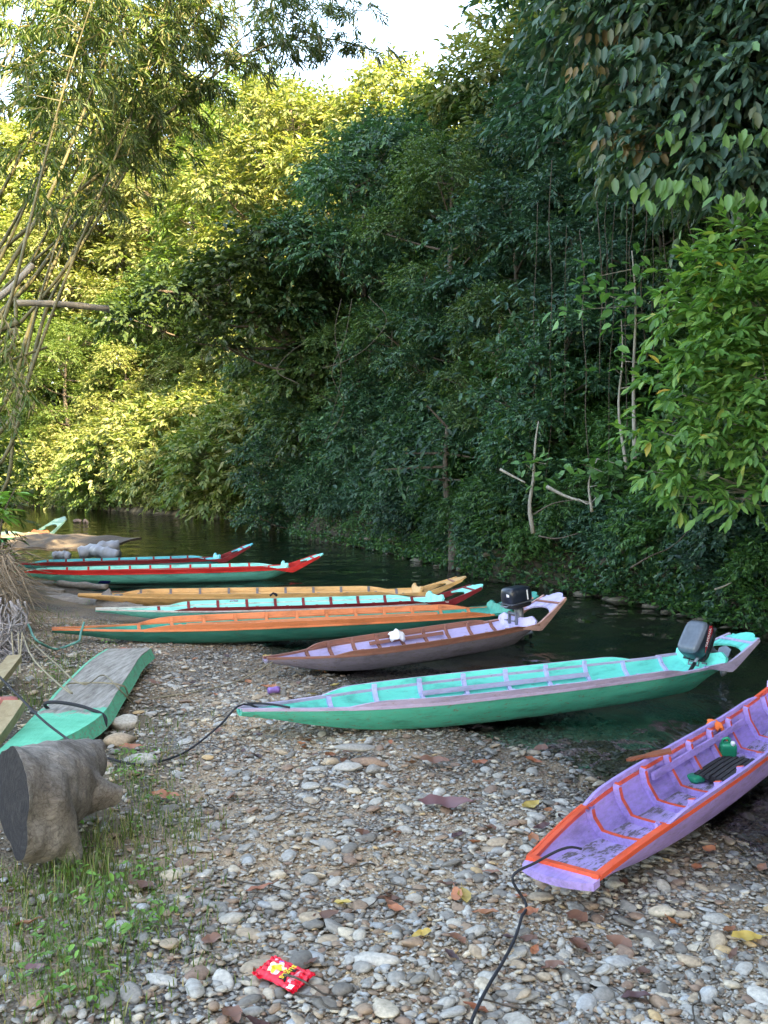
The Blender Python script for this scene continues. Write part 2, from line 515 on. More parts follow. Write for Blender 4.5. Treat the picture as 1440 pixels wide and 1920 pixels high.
M['leaf_mid'] = mat_leaf("mid_green_leaf", [(0, (0.045, 0.095, 0.022)), (0.5, (0.085, 0.15, 0.035)), (1, (0.15, 0.20, 0.055))], 0.38)
M['leaf_olive'] = mat_leaf("shaded_olive_leaf", [(0, (0.012, 0.026, 0.008)), (0.5, (0.025, 0.048, 0.014)), (1, (0.045, 0.075, 0.02))], 0.35)  # leaf colour darkened to carry the shade of the overhanging branch
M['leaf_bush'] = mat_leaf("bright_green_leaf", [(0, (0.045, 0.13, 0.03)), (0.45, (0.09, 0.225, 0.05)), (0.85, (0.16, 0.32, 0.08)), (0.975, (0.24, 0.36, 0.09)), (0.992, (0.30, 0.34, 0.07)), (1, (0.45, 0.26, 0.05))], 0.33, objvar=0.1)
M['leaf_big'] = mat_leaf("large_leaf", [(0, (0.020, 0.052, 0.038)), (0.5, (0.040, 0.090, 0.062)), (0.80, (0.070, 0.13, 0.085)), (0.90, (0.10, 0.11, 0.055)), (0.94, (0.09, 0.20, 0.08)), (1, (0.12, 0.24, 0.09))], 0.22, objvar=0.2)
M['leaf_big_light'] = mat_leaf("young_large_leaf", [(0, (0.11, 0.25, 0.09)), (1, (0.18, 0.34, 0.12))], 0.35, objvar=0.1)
M['leaf_big_brown'] = mat_leaf("brownish_large_leaf", [(0, (0.15, 0.12, 0.06)), (1, (0.24, 0.18, 0.09))], 0.25, objvar=0.1)
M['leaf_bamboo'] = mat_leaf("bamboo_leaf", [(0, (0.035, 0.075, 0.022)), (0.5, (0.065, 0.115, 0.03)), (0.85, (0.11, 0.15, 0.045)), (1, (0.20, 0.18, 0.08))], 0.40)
M['leaf_fern'] = mat_leaf("fern_leaf", [(0, (0.022, 0.075, 0.024)), (0.6, (0.045, 0.125, 0.034)), (1, (0.08, 0.18, 0.045))], 0.3)
M['leaf_broad'] = mat_leaf("broad_shrub_leaf", [(0, (0.05, 0.15, 0.04)), (0.6, (0.08, 0.21, 0.06)), (1, (0.13, 0.28, 0.08))], 0.3)
M['grass'] = mat_leaf("grass_blade", [(0, (0.05, 0.095, 0.02)), (0.45, (0.095, 0.165, 0.03)), (0.75, (0.16, 0.20, 0.055)), (0.88, (0.30, 0.25, 0.12)), (1, (0.34, 0.27, 0.15))], 0.3)
M['weed'] = mat_leaf("weed_leaf", [(0, (0.08, 0.19, 0.035)), (1, (0.16, 0.34, 0.06))], 0.3)
M['dead_brown'] = mat_leaf("brown_dead_leaf", [(0, (0.13, 0.06, 0.04)), (1, (0.22, 0.11, 0.07))], 0.1, objvar=0.35)
M['dead_rust'] = mat_leaf("rust_dead_leaf", [(0, (0.30, 0.10, 0.05)), (1, (0.40, 0.17, 0.08))], 0.1, objvar=0.3)
M['dead_dark'] = mat_leaf("dark_dead_leaf", [(0, (0.06, 0.035, 0.035)), (1, (0.12, 0.06, 0.06))], 0.1, objvar=0.3)
M['dead_yellow'] = mat_leaf("yellow_dead_leaf", [(0, (0.45, 0.30, 0.07)), (1, (0.55, 0.40, 0.12))], 0.15, objvar=0.2)
M['dead_purple'] = mat_leaf("purple_brown_dead_leaf", [(0, (0.17, 0.08, 0.09)), (1, (0.24, 0.12, 0.12))], 0.1, objvar=0.2)
M['flake_green'] = mat_paint("flaking_green_paint", (0.07, 0.50, 0.30), 0.8, wood=(0.25, 0.22, 0.19), dirt=0.4)

# ------------------------------------------------------------------ terrain
L_SHORE = [(x_, y_ * K) for x_, y_ in [(9, -30), (4.5, -3), (2.7, 1.5), (1.9, 3.1), (1.05, 4.5), (-0.1, 6.2), (-0.75, 6.9), (-3.7, 11.0), (-6.3, 13.3), (-9, 16.5), (-13, 21), (-30, 30), (-90, 45)]]
L_POLY = L_SHORE + [(-90, -30 * K)]
R_SHORE = [(x_, y_ * K) for x_, y_ in [(14, -30), (9, -6), (7, 0), (5.4, 4.5), (4.2, 8.2), (3.5, 10.4), (1.75, 12.8), (1.2, 14.6), (-0.3, 18), (-2.3, 21.4), (-2.7, 22.8), (-1.8, 24.0), (2, 25.2), (10, 27), (90, 31)]]
R_POLY = R_SHORE + [(90, -30 * K)]
F_SHORE = [(x_, y_ * K) for x_, y_ in [(90, 37), (8, 31.5), (0, 29.3), (-4, 28.8), (-9.8, 33.8), (-22, 45.5), (-60, 66), (-120, 90)]]
F_POLY = F_SHORE + [(-120, 160 * K), (90, 160 * K)]


def pl_dist(P, poly):
    best = np.full(len(P), 1e9)
    for a, b in zip(poly[:-1], poly[1:]):
        a = np.array(a, float); b = np.array(b, float)
        ab = b - a
        t = np.clip(((P - a) @ ab) / (ab @ ab), 0, 1)
        best = np.minimum(best, np.linalg.norm(P - (a + t[:, None] * ab), axis=1))
    return best


def inside(P, poly):
    c = np.zeros(len(P), bool)
    n = len(poly)
    for i in range(n):
        x1, y1 = poly[i]; x2, y2 = poly[(i + 1) % n]
        cond = (y1 > P[:, 1]) != (y2 > P[:, 1])
        xx = (x2 - x1) * (P[:, 1] - y1) / ((y2 - y1) if y2 != y1 else 1e-9) + x1
        c ^= cond & (P[:, 0] < xx)
    return c


_rs = np.random.RandomState(7)
_waves = [(_rs.normal(0, 1, 2), _rs.uniform(0, 6.28)) for _ in range(24)]


def vnoise(P, scale, k0, k1):
    s = np.zeros(len(P))
    for (k, ph) in _waves[k0:k1]:
        s += np.sin(P @ (k * scale) + ph)
    return s / math.sqrt(k1 - k0)


def sst(a, b, x):
    t = np.clip((x - a) / (b - a), 0, 1)
    return t * t * (3 - 2 * t)


MOUNDS = [(x_, y_ * K, r_ * 1.1, h_) for x_, y_, r_, h_ in [(-6.0, 9.8, .9, 0.75), (-5.6, 8.0, .8, 0.6), (-7.6, 12.2, 1.3, 0.7), (-4.9, 5.2, 1.2, 0.3), (-9.8, 14.0, 1.8, 0.7)]]


def height(P, sink=0.0):
    P = np.asarray(P, float).reshape(-1, 2)
    dl = pl_dist(P, L_SHORE); dr = pl_dist(P, R_SHORE); df = pl_dist(P, F_SHORE)
    il = inside(P, L_POLY); ir = inside(P, R_POLY); iff = inside(P, F_POLY)
    n1 = vnoise(P, 0.9, 0, 8); n2 = vnoise(P, 3.5, 8, 16); n3 = vnoise(P, 12.0, 16, 24)
    bed = -0.95 * (1 - np.exp(-dl * 0.16)) * (1 - np.exp(-dr * 1.6)) * (1 - np.exp(-df * 1.2)) + 0.012 * n2
    left = 0.072 * np.minimum(dl, 3.6) + 0.05 * np.clip(dl - 3.2, 0, 12) + 0.014 * n2 * sst(0, 0.6, dl) + 0.006 * n3
    for (mx, my, r, h) in MOUNDS:
        left = left + h * np.exp(-((P[:, 0] - mx)**2 + (P[:, 1] - my)**2) / (r * r)) * sst(0.2, 1.2, dl)
    dr = dr - np.where(ir, sink, 0)
    dr0 = dr
    dr = np.maximum(dr, 0)
    rb = np.where(dr0 < 0, -.6, 0) + 1.75 * (1 - np.exp(-(dr0 + sink) * (dr0 > 0) / 0.8)) + 0.36 * np.minimum(dr + sink * (dr0 > 0), 16) + (0.16 * n1 + 0.07 * n2 + 0.03 * n3) * sst(0, 0.8, dr)
    fb = 0.9 * (1 - np.exp(-df / 1.2)) + 0.30 * np.minimum(df, 34) + (0.2 * n1 + 0.08 * n2) * sst(0, 0.8, df)
    z = bed
    z = np.where(il, left, z); z = np.where(ir, rb, z); z = np.where(iff, fb, z)
    return z


def hz(x, y):
    return float(height([(x, y)])[0])


def axis(segs):
    out = []
    for a, b, st in segs:
        out += list(np.arange(a, b - 1e-6, st))
    out.append(segs[-1][1])
    return np.array(out)


gx = axis([(-400, -100, 60), (-100, -40, 6), (-40, -24, 1.0), (-24, -4, 0.3), (-4, 4.6, 0.06), (4.6, 10, 0.2), (10, 26, 1.0), (26, 100, 8), (100, 400, 60)])
gy = axis([(-200, -30, 30), (-30, -4, 2.0), (-4, 2.0, 0.4), (2.0, 9.5, 0.07), (9.5, 35, 0.18), (35, 62, 0.45), (62, 120, 4), (120, 400, 40)])
XX, YY = np.meshgrid(gx, gy)
PP = np.stack([XX.ravel(), YY.ravel()], 1)
ZZ = height(PP, .45)
nx_, ny_ = len(gx), len(gy)
idx = np.arange(nx_ * ny_).reshape(ny_, nx_)
gf = np.stack([idx[:-1, :-1].ravel(), idx[:-1, 1:].ravel(), idx[1:, 1:].ravel(), idx[1:, :-1].ravel()], 1)
gme = mesh_np("ground", np.column_stack([PP, ZZ]), gf)
soil = (inside(PP, R_POLY) | inside(PP, F_POLY)).astype(np.float32)
mnd = np.zeros(len(PP), np.float32)
for (mx, my, r, h) in MOUNDS:
    mnd = np.maximum(mnd, np.exp(-((PP[:, 0] - mx)**2 + (PP[:, 1] - my)**2) / (r * r * 1.3)))
lsoil = sst(.15, .30, -PP[:, 0] / np.maximum(PP[:, 1], .5)) * inside(PP, L_POLY) * np.clip(.55 + .35 * vnoise(PP, 2.3, 2, 10), 0, .85)
soil = np.maximum(np.maximum(soil, mnd), lsoil)
at = gme.attributes.new("soil", 'FLOAT', 'POINT')
at.data.foreach_set("value", soil.astype(np.float32))


def mat_ground():
    m, nt, out = new_mat("shingle_and_soil")
    L = nt.links.new
    g = nd(nt, "ShaderNodeNewGeometry")
    pos = g.outputs['Position']
    vo = nd(nt, "ShaderNodeTexVoronoi", i={'Scale': 75.0, 'Randomness': 1.0}); L(pos, vo.inputs['Vector'])
    cr = nd(nt, "ShaderNodeSeparateColor"); L(vo.outputs['Color'], cr.inputs[0])
    peb = ramp(nt, [(0.0, (0.16, 0.15, 0.14)), (0.25, (0.30, 0.29, 0.27)), (0.45, (0.42, 0.34, 0.25)), (0.6, (0.36, 0.25, 0.17)), (0.75, (0.50, 0.47, 0.41)), (0.9, (0.24, 0.17, 0.12))], 'CONSTANT')
    L(cr.outputs[0], peb.inputs[0])
    edge = ramp(nt, [(0.0, (1, 1, 1)), (0.75, (0.75, 0.75, 0.75)), (1.0, (0.3, 0.28, 0.25))])
    mu = nd(nt, "ShaderNodeMath", operation='MULTIPLY'); mu.inputs[1].default_value = 60.0 / 50
    L(vo.outputs['Distance'], mu.inputs[0]); L(mu.outputs[0], edge.inputs[0])
    pc = mixc(nt, 1.0, peb.outputs[0], edge.outputs[0], 'MULTIPLY')
    n1 = nd(nt, "ShaderNodeTexNoise", i={'Scale': 1.6, 'Detail': 6.0, 'Roughness': 0.6}); L(pos, n1.inputs['Vector'])
    n2 = nd(nt, "ShaderNodeTexNoise", i={'Scale': 160.0, 'Detail': 3.0}); L(pos, n2.inputs['Vector'])
    sand = ramp(nt, [(0.3, (0.32, 0.225, 0.14)), (0.7, (0.56, 0.43, 0.29))]); L(n2.outputs[0], sand.inputs[0])
    sm = ramp(nt, [(0.40, (0, 0, 0)), (0.58, (1, 1, 1))]); L(n1.outputs[0], sm.inputs[0])
    beach = mixc(nt, sm.outputs[0], pc, sand.outputs[0])
    sx = nd(nt, "ShaderNodeSeparateXYZ"); L(pos, sx.inputs[0])
    ma = nd(nt, "ShaderNodeMath", operation='MULTIPLY_ADD'); ma.inputs[1].default_value = 0.06; L(n1.outputs[0], ma.inputs[0]); L(sx.outputs[2], ma.inputs[2])
    mr = nd(nt, "ShaderNodeMapRange"); mr.inputs[1].default_value = 0.03; mr.inputs[2].default_value = 0.11; mr.inputs[3].default_value = 0.40; mr.inputs[4].default_value = 1.0
    L(ma.outputs[0], mr.inputs[0])
    beach = mixc(nt, 1.0, beach, mr.outputs[0], 'MULTIPLY')
    # forest soil: dark earth, roots, moss
    n3 = nd(nt, "ShaderNodeTexNoise", i={'Scale': 5.0, 'Detail': 9.0, 'Roughness': 0.7}); L(pos, n3.inputs['Vector'])
    so = ramp(nt, [(0.30, (0.014, 0.011, 0.008)), (0.48, (0.035, 0.026, 0.017)), (0.60, (0.022, 0.034, 0.013)), (0.78, (0.075, 0.045, 0.024))]); L(n3.outputs[0], so.inputs[0])
    at = nd(nt, "ShaderNodeAttribute"); at.attribute_name = "soil"
    c = mixc(nt, at.outputs['Fac'], beach, so.outputs[0])
    b = principled(nt, out, c, 0.85, 0.25)
    hs = nd(nt, "ShaderNodeMath", operation='MULTIPLY_ADD'); hs.inputs[1].default_value = -1.0
    L(vo.outputs['Distance'], hs.inputs[0]); L(n3.outputs[0], hs.inputs[2])
    bump(nt, b, hs.outputs[0], 0.8, 0.015)
    return m


M['ground'] = mat_ground()
ground = link("ground", gme, M['ground'], smooth=True)
tag(ground, kind='structure')


def strip(name, t_pts, profile_off, e_list, bias):
    P = [Vector((x, y, 0)) for x, y in t_pts]
    C = smooth_pts(P, 420)
    V = []
    nrm_ = []
    for i in range(420):
        t = C[min(i + 4, 419)] - C[max(i - 4, 0)]
        nrm_.append(Vector((t.y, -t.x, 0)).normalized())
    for i in range(420):
        for e in e_list:
            p = C[i] + nrm_[i] * e
            q = Vector((p.x, p.y, 0))
            n = mnoise.fractal(q * 1.3, .9, 2.1, 4)
            n2 = mnoise.fractal(q * 6.0, .9, 2.1, 3)
            ee = max(0.0, e)
            z = 1.75 * (1 - math.exp(-ee / 0.8)) + 0.36 * ee
            led = .12 * (math.floor(z * 6 + n) / 6 - z) if z < 1.0 else 0
            z = z + led + .14 * n * min(1, ee / .4) + .05 * n2 * min(1, (ee + .2) / .3) + bias if e > 0 else (e * 2.5 + .04 * n2)
            V.append((p.x + nrm_[i].x * .10 * n2, p.y + nrm_[i].y * .10 * n2, z))
    m_ = len(e_list)
    ii = np.arange(420 * m_).reshape(420, m_)
    Fq = np.stack([ii[:-1, :-1].ravel(), ii[1:, :-1].ravel(), ii[1:, 1:].ravel(), ii[:-1, 1:].ravel()], 1)
    me = mesh_np(name, np.array(V), Fq)
    a_ = me.attributes.new("soil", 'FLOAT', 'POINT'); a_.data.foreach_set("value", np.ones(len(V), np.float32))
    o = link(name, me, M['ground'], smooth=True)
    return tag(o, kind='structure')


strip("river_bank", R_SHORE[2:13], 0, [-.25, -.12, 0, .04, .08, .13, .18, .25, .32, .42, .55, .7, .9, 1.1, 1.4, 1.8, 2.3, 3.0], .07)


def mat_water():
    m, nt, out = new_mat("river_water")
    L = nt.links.new
    g = nd(nt, "ShaderNodeNewGeometry")
    mp = nd(nt, "ShaderNodeMapping"); mp.inputs['Rotation'].default_value = (0, 0, math.radians(-38)); mp.inputs['Scale'].default_value = (1.0, 0.28, 1.0)
    L(g.outputs['Position'], mp.inputs[0])
    n1 = nd(nt, "ShaderNodeTexNoise", i={'Scale': 7.0, 'Detail': 3.0, 'Roughness': 0.5, 'Distortion': 0.4}); L(mp.outputs[0], n1.inputs['Vector'])
    n2 = nd(nt, "ShaderNodeTexNoise", i={'Scale': 1.1, 'Detail': 2.0}); L(g.outputs['Position'], n2.inputs['Vector'])
    mm = nd(nt, "ShaderNodeMapRange"); mm.inputs[1].default_value = 0.35; mm.inputs[2].default_value = 0.7; mm.inputs[3].default_value = 0.25; mm.inputs[4].default_value = 1.0
    L(n2.outputs[0], mm.inputs[0])
    n4 = nd(nt, "ShaderNodeTexNoise", i={'Scale': 2.2, 'Detail': 2.0, 'Distortion': 0.3}); L(mp.outputs[0], n4.inputs['Vector'])
    hs = nd(nt, "ShaderNodeMath", operation='MULTIPLY_ADD'); hs.inputs[1].default_value = 1.6; L(n4.outputs[0], hs.inputs[0]); L(n1.outputs[0], hs.inputs[2])
    h = nd(nt, "ShaderNodeMath", operation='MULTIPLY'); L(hs.outputs[0], h.inputs[0]); L(mm.outputs[0], h.inputs[1])
    bp = nd(nt, "ShaderNodeBump", i={'Strength': 0.75, 'Distance': 0.06}); L(h.outputs[0], bp.inputs['Height'])
    fr = nd(nt, "ShaderNodeFresnel", i={'IOR': 1.33}); L(bp.outputs[0], fr.inputs['Normal'])
    gl = nd(nt, "ShaderNodeBsdfGlossy", i={'Roughness': 0.03}); L(bp.outputs[0], gl.inputs['Normal'])
    tr = nd(nt, "ShaderNodeBsdfTransparent"); tr.inputs[0].default_value = (0.86, 0.93, 0.90, 1)
    mx = nd(nt, "ShaderNodeMixShader"); L(fr.outputs[0], mx.inputs[0]); L(tr.outputs[0], mx.inputs[1]); L(gl.outputs[0], mx.inputs[2])
    L(mx.outputs[0], out.inputs['Surface'])
    va = nd(nt, "ShaderNodeVolumeAbsorption", i={'Density': 0.6}); va.inputs[0].default_value = (0.22, 0.52, 0.47, 1)
    L(va.outputs[0], out.inputs['Volume'])
    return m


M['water'] = mat_water()
wb = MB()
wb.box((-10, 30, -1.5), (400, 240, 3.0))
river = wb.build("river", M['water'])
tag(river, kind='structure')

# ------------------------------------------------------------------ foliage generators
UP = np.array([0, 0, 1.0])


def nrm(a):
    return a / (np.linalg.norm(a, axis=-1, keepdims=True) + 1e-9)


def leaves_np(P, D, N, Ln, Wd, quad=False, fold=0.25, curl=0.15):
    """leaf blades: P base, D direction, N rough normal, Ln length, Wd half width -> V, F"""
    D = nrm(D)
    S = nrm(np.cross(D, N))
    N = np.cross(S, D)
    Ln = Ln[:, None]; Wd = Wd[:, None]
    n = len(P)
    if not quad:
        b = P
        l = P + D * Ln * 0.45 + S * Wd + N * Wd * fold
        r = P + D * Ln * 0.45 - S * Wd + N * Wd * fold
        t = P + D * Ln - N * Ln * curl
        V = np.stack([b, l, t, r], 1).reshape(-1, 3)
        k = np.arange(n)[:, None] * 4
        Fq = np.concatenate([k + np.array([0, 2, 1]), k + np.array([0, 3, 2])], 0)
        return V, Fq
    b = P
    l1 = P + D * Ln * 0.28 + S * Wd * 0.85 + N * Wd * fold
    l2 = P + D * Ln * 0.66 + S * Wd * 0.88 + N * (Wd * fold - Ln * curl * 0.35)
    r1 = P + D * Ln * 0.28 - S * Wd * 0.85 + N * Wd * fold
    r2 = P + D * Ln * 0.66 - S * Wd * 0.88 + N * (Wd * fold - Ln * curl * 0.35)
    t = P + D * Ln - N * Ln * curl
    V = np.stack([b, l1, l2, t, r2, r1], 1).reshape(-1, 3)
    k = np.arange(n)[:, None] * 6
    Fq = np.concatenate([k + np.array([0, 3, 2, 1]), k + np.array([0, 5, 4, 3])], 0)
    return V, Fq


def crown_np(rs, lobes, n_spray, per, spray_len, leaf_len, leaf_w, droop=0.25, shell=(0.55, 1.05), quad=False, zmin=-0.55, spread=0.9, jitter=0.35):
    lobes = np.array(lobes, float)
    wgt = (lobes[:, 3] * lobes[:, 4] + lobes[:, 3] * lobes[:, 5] + lobes[:, 4] * lobes[:, 5])
    li = rs.choice(len(lobes), n_spray, p=wgt / wgt.sum())
    d = nrm(rs.normal(0, 1, (n_spray, 3)))
    d[:, 2] = np.where(d[:, 2] < zmin, -d[:, 2], d[:, 2])
    # clumped surface: modulate radius by low frequency noise
    rr = rs.uniform(shell[0], shell[1], n_spray)
    rr *= 1 + 0.16 * np.sin(d[:, 0] * 5 + li * 1.7) * np.sin(d[:, 1] * 5 + li) + 0.10 * np.sin(d[:, 2] * 9 + li * 2.3)
    P = lobes[li, :3] + d * lobes[li, 3:6] * rr[:, None]
    sd = nrm(d * np.array([1, 1, 0.6]) + rs.normal(0, 0.5, (n_spray, 3)) + UP * 0.15)
    sd[:, 2] -= droop * 0.6
    sd = nrm(sd)
    side = nrm(np.cross(sd, UP) + 1e-4)
    sl = spray_len * rs.uniform(0.6, 1.3, n_spray)
    ii = np.repeat(np.arange(n_spray), per)
    t = np.tile((np.arange(per) + 0.6) / per, n_spray)
    sg = np.tile(np.where(np.arange(per) % 2 == 0, 1.0, -1.0), n_spray)
    fan = spread * (1.05 - 0.75 * t)
    D = sd[ii] * (1 - 0.45 * fan)[:, None] + side[ii] * (sg * fan)[:, None] + rs.normal(0, jitter, (len(ii), 3)) * 0.6
    D[:, 2] -= droop * rs.uniform(0.4, 1.4, len(ii))
    Pl = P[ii] + sd[ii] * (sl[ii] * t)[:, None] - UP * (droop * 0.5 * sl[ii] * t * t)[:, None]
    N = UP + rs.normal(0, jitter * 1.3, (len(ii), 3)) + d[ii] * 0.35
    Ln = leaf_len * rs.uniform(0.65, 1.25, len(ii))
    Wd = leaf_w * Ln / leaf_len * rs.uniform(0.8, 1.2, len(ii))
    V, Fq = leaves_np(Pl, D, N, Ln, Wd, quad)
    return V, Fq, P


def limbs_mb(rs, base_pts, base_r, lobes, twigs=5, seg=6):
    """trunk along base_pts, one limb to each lobe, a few twigs inside each lobe"""
    rnd = random.Random(int(rs.randint(1e6)))
    tr = MB(); br = MB()
    path = smooth_pts(base_pts, 12)
    rr = [base_r * (1.25 if i == 0 else 1.0) * (1 - 0.78 * i / 11) for i in range(12)]
    tr.tube(path, rr, 8)
    for lb in lobes:
        c = Vector(lb[:3])
        zt = c.z - 0.5 * max(lb[3], lb[4]) * rnd.uniform(0.5, 1.3)
        k = min(range(12), key=lambda i: abs(path[i].z - zt))
        k = max(2, min(k, 10))
        s = path[k]
        mid = s.lerp(c, 0.5) + Vector((rnd.uniform(-.2, .2), rnd.uniform(-.2, .2), -0.12 * (c - s).length + rnd.uniform(0, .2)))
        lp = smooth_pts([s, mid, c], 6)
        r0 = rr[k] * 0.55
        br.tube(lp, [r0 * (1 - 0.75 * j / 5) for j in range(6)], 5)
        for _ in range(twigs):
            dd = Vector((rnd.gauss(0, 1), rnd.gauss(0, 1), rnd.gauss(0.3, .7))).normalized()
            e = c + Vector((dd.x * lb[3], dd.y * lb[4], dd.z * lb[5])) * 0.9
            st = lp[rnd.choice((3, 4, 5))]
            br.tube(smooth_pts([st, st.lerp(e, .5) + Vector((0, 0, rnd.uniform(-.1, .2))), e], 4), [r0 * .3, r0 * .22, r0 * .15, r0 * .07], 3, cap=False)
    return tr, br


def make_tree(name, seed, base_pts, base_r, lobes, n_spray, per, spray_len, leaf_len, leaf_w, leaf_mat, bark='bark', twigs=5, **kw):
    rs = np.random.RandomState(seed)
    root = empty(name)
    tr, br = limbs_mb(rs, base_pts, base_r, lobes, twigs)
    tr.build("trunk", M[bark], root, True, fix=False)
    br.build("branches", M[bark], root, True, fix=False)
    V, Fq, _ = crown_np(rs, lobes, n_spray, per, spray_len, leaf_len, leaf_w, **kw)
    link("crown", mesh_np("crown", V, Fq), M[leaf_mat], root)
    return root


def dup(root, loc, rz, s, leaf_mat=None):
    r = root.copy(); COL.objects.link(r)
    for ch in root.children:
        c = ch.copy(); COL.objects.link(c); c.parent = r
        for g in ch.children:
            gg = g.copy(); COL.objects.link(gg); gg.parent = c
    place(r, loc, rz, s, leaf_mat)
    return r


def place(r, loc, rz, s, leaf_mat=None):
    r.location = loc
    r.rotation_euler = (0, 0, rz)
    r.scale = (s, s, s) if not isinstance(s, tuple) else s
    if leaf_mat:
        for ch in r.children:
            if ch.name.startswith("crown"):
                ch.material_slots[0].link = 'OBJECT'
                ch.material_slots[0].material = M[leaf_mat]


def rand_lobes(rs, n, R, z0, z1, lr=(0.35, 0.55), flat=0.7, top=0.35):
    out = []
    for k in range(n):
        f = (k + 0.5) / n
        z = z0 + (z1 - z0) * f
        env = R * math.sin(math.pi * (0.18 + 0.72 * f)) ** 0.8
        a = k * 2.4 + rs.uniform(-.5, .5)
        r = rs.uniform(*lr) * R
        q = max(0, env - r * 0.6) * rs.uniform(0.75, 1.1)
        out.append((q * math.cos(a), q * math.sin(a), z, r, r * rs.uniform(.85, 1.15), r * flat))
    return out


# prototypes -------------------------------------------------------
PROTO = {}
for nm, sd in (("round_a", 11), ("round_b", 23), ("round_c", 37)):
    rs = np.random.RandomState(sd)
    lb = rand_lobes(rs, 17, 3.3, 2.4, 9.3, (0.28, 0.46), 0.46)
    ns_, ll_, lw_ = {'round_a': (2900, .185, .036), 'round_b': (3600, .15, .026), 'round_c': (2500, .21, .048)}[nm]
    PROTO[nm] = ('broadleaf_tree', sd, [(0, 0, -0.6), (0.2, 0.1, 2.5), (-0.1, 0.2, 5.5), (0.1, 0, 9)], 0.20, lb, ns_, 9, 0.52, ll_, lw_, 'leaf_dark')
for nm, sd in (("tall_a", 41), ("tall_b", 53)):
    rs = np.random.RandomState(sd)
    lb = rand_lobes(rs, 26, 4.4, 3.5, 15.2, (0.24, 0.42), 0.5)
    PROTO[nm] = ('tall_tree', sd, [(0, 0, -0.8), (0.3, 0.1, 4), (-0.2, 0.3, 9), (0.1, 0, 15)], 0.30, lb, 4200, 9, 0.7, 0.26, 0.052, 'leaf_lit')
rs = np.random.RandomState(61)
tl = []
for k in range(9):
    z = 2.4 + k * 0.98
    R = 2.3 * (1 - k / 11.5)
    for j in range(5 if k < 7 else 3):
        a = j * 1.2566 + k * 0.7 + rs.uniform(-.2, .2)
        tl.append((R * .62 * math.cos(a), R * .62 * math.sin(a), z + rs.uniform(-.2, .2), R * .52, R * .52, 0.22))
PROTO["tier"] = ('tiered_tree', 61, [(0, 0, -0.5), (0.05, 0, 3), (0, 0.05, 7), (0, 0, 11)], 0.12, tl, 2600, 8, 0.4, 0.24, 0.06, 'leaf_lit')
for nm, sd in (("bush_a", 71), ("bush_b", 83)):
    rs = np.random.RandomState(sd)
    lb = rand_lobes(rs, 8, 1.35, 0.45, 2.1, (0.38, 0.55), 0.7)
    PROTO[nm] = ('bank_shrub', sd, [(0, 0, -0.3), (0.05, 0.05, 0.8), (0, 0, 1.9)], 0.045, lb, 620, 9, 0.32, 0.15, 0.03, 'leaf_dark')
_made = {}


def grow(kind, loc, rz, s, label, cat='tree', group=None, leaf=None, name=None, **over):
    if kind not in _made:
        p = PROTO[kind]
        kw = {'droop': 0.35 if kind != 'tier' else 0.12}
        o = make_tree(*p, **kw)
        _made[kind] = o
        place(o, loc, rz, s, leaf)
    else:
        o = dup(_made[kind], loc, rz, s, leaf)
    o.name = name or PROTO[kind][0]
    tag(o, label, cat, group)
    return o


def T(kind, px, D, top_py, label, rz=0.0, leaf=None, group=None, H=None, dz=0.0, cat='tree', name=None):
    """tree standing at image column px, depth D, whose top reaches image row top_py"""
    p = W(px, 890, D)
    z = hz(p.x, p.y) if D < 300 else 0
    zt = W(px, top_py, D).z
    h = {'round_a': 10.2, 'round_b': 10.2, 'round_c': 10.2, 'tall_a': 16.6, 'tall_b': 16.6, 'tier': 11.2, 'bush_a': 2.5, 'bush_b': 2.5}[kind]
    s = (zt - (z + dz)) / h
    return grow(kind, (p.x, p.y, z + dz), rz, s, label, cat, group, leaf, name)

# ------------------------------------------------------------------ boats
U0 = [0, .05, .12, .22, .35, .55, .75, .9, 1.0]
WT0 = [.13, .25, .47, .75, .94, 1, .97, .86, .76]
WB0 = [.11, .18, .33, .53, .68, .73, .70, .56, .42]
ZB0 = [.92, .74, .45, .17, .04, 0, .02, .08, .80]
ZT0 = [1.12, 1.07, 1.01, .97, .95, .95, .97, 1.02, 1.10]


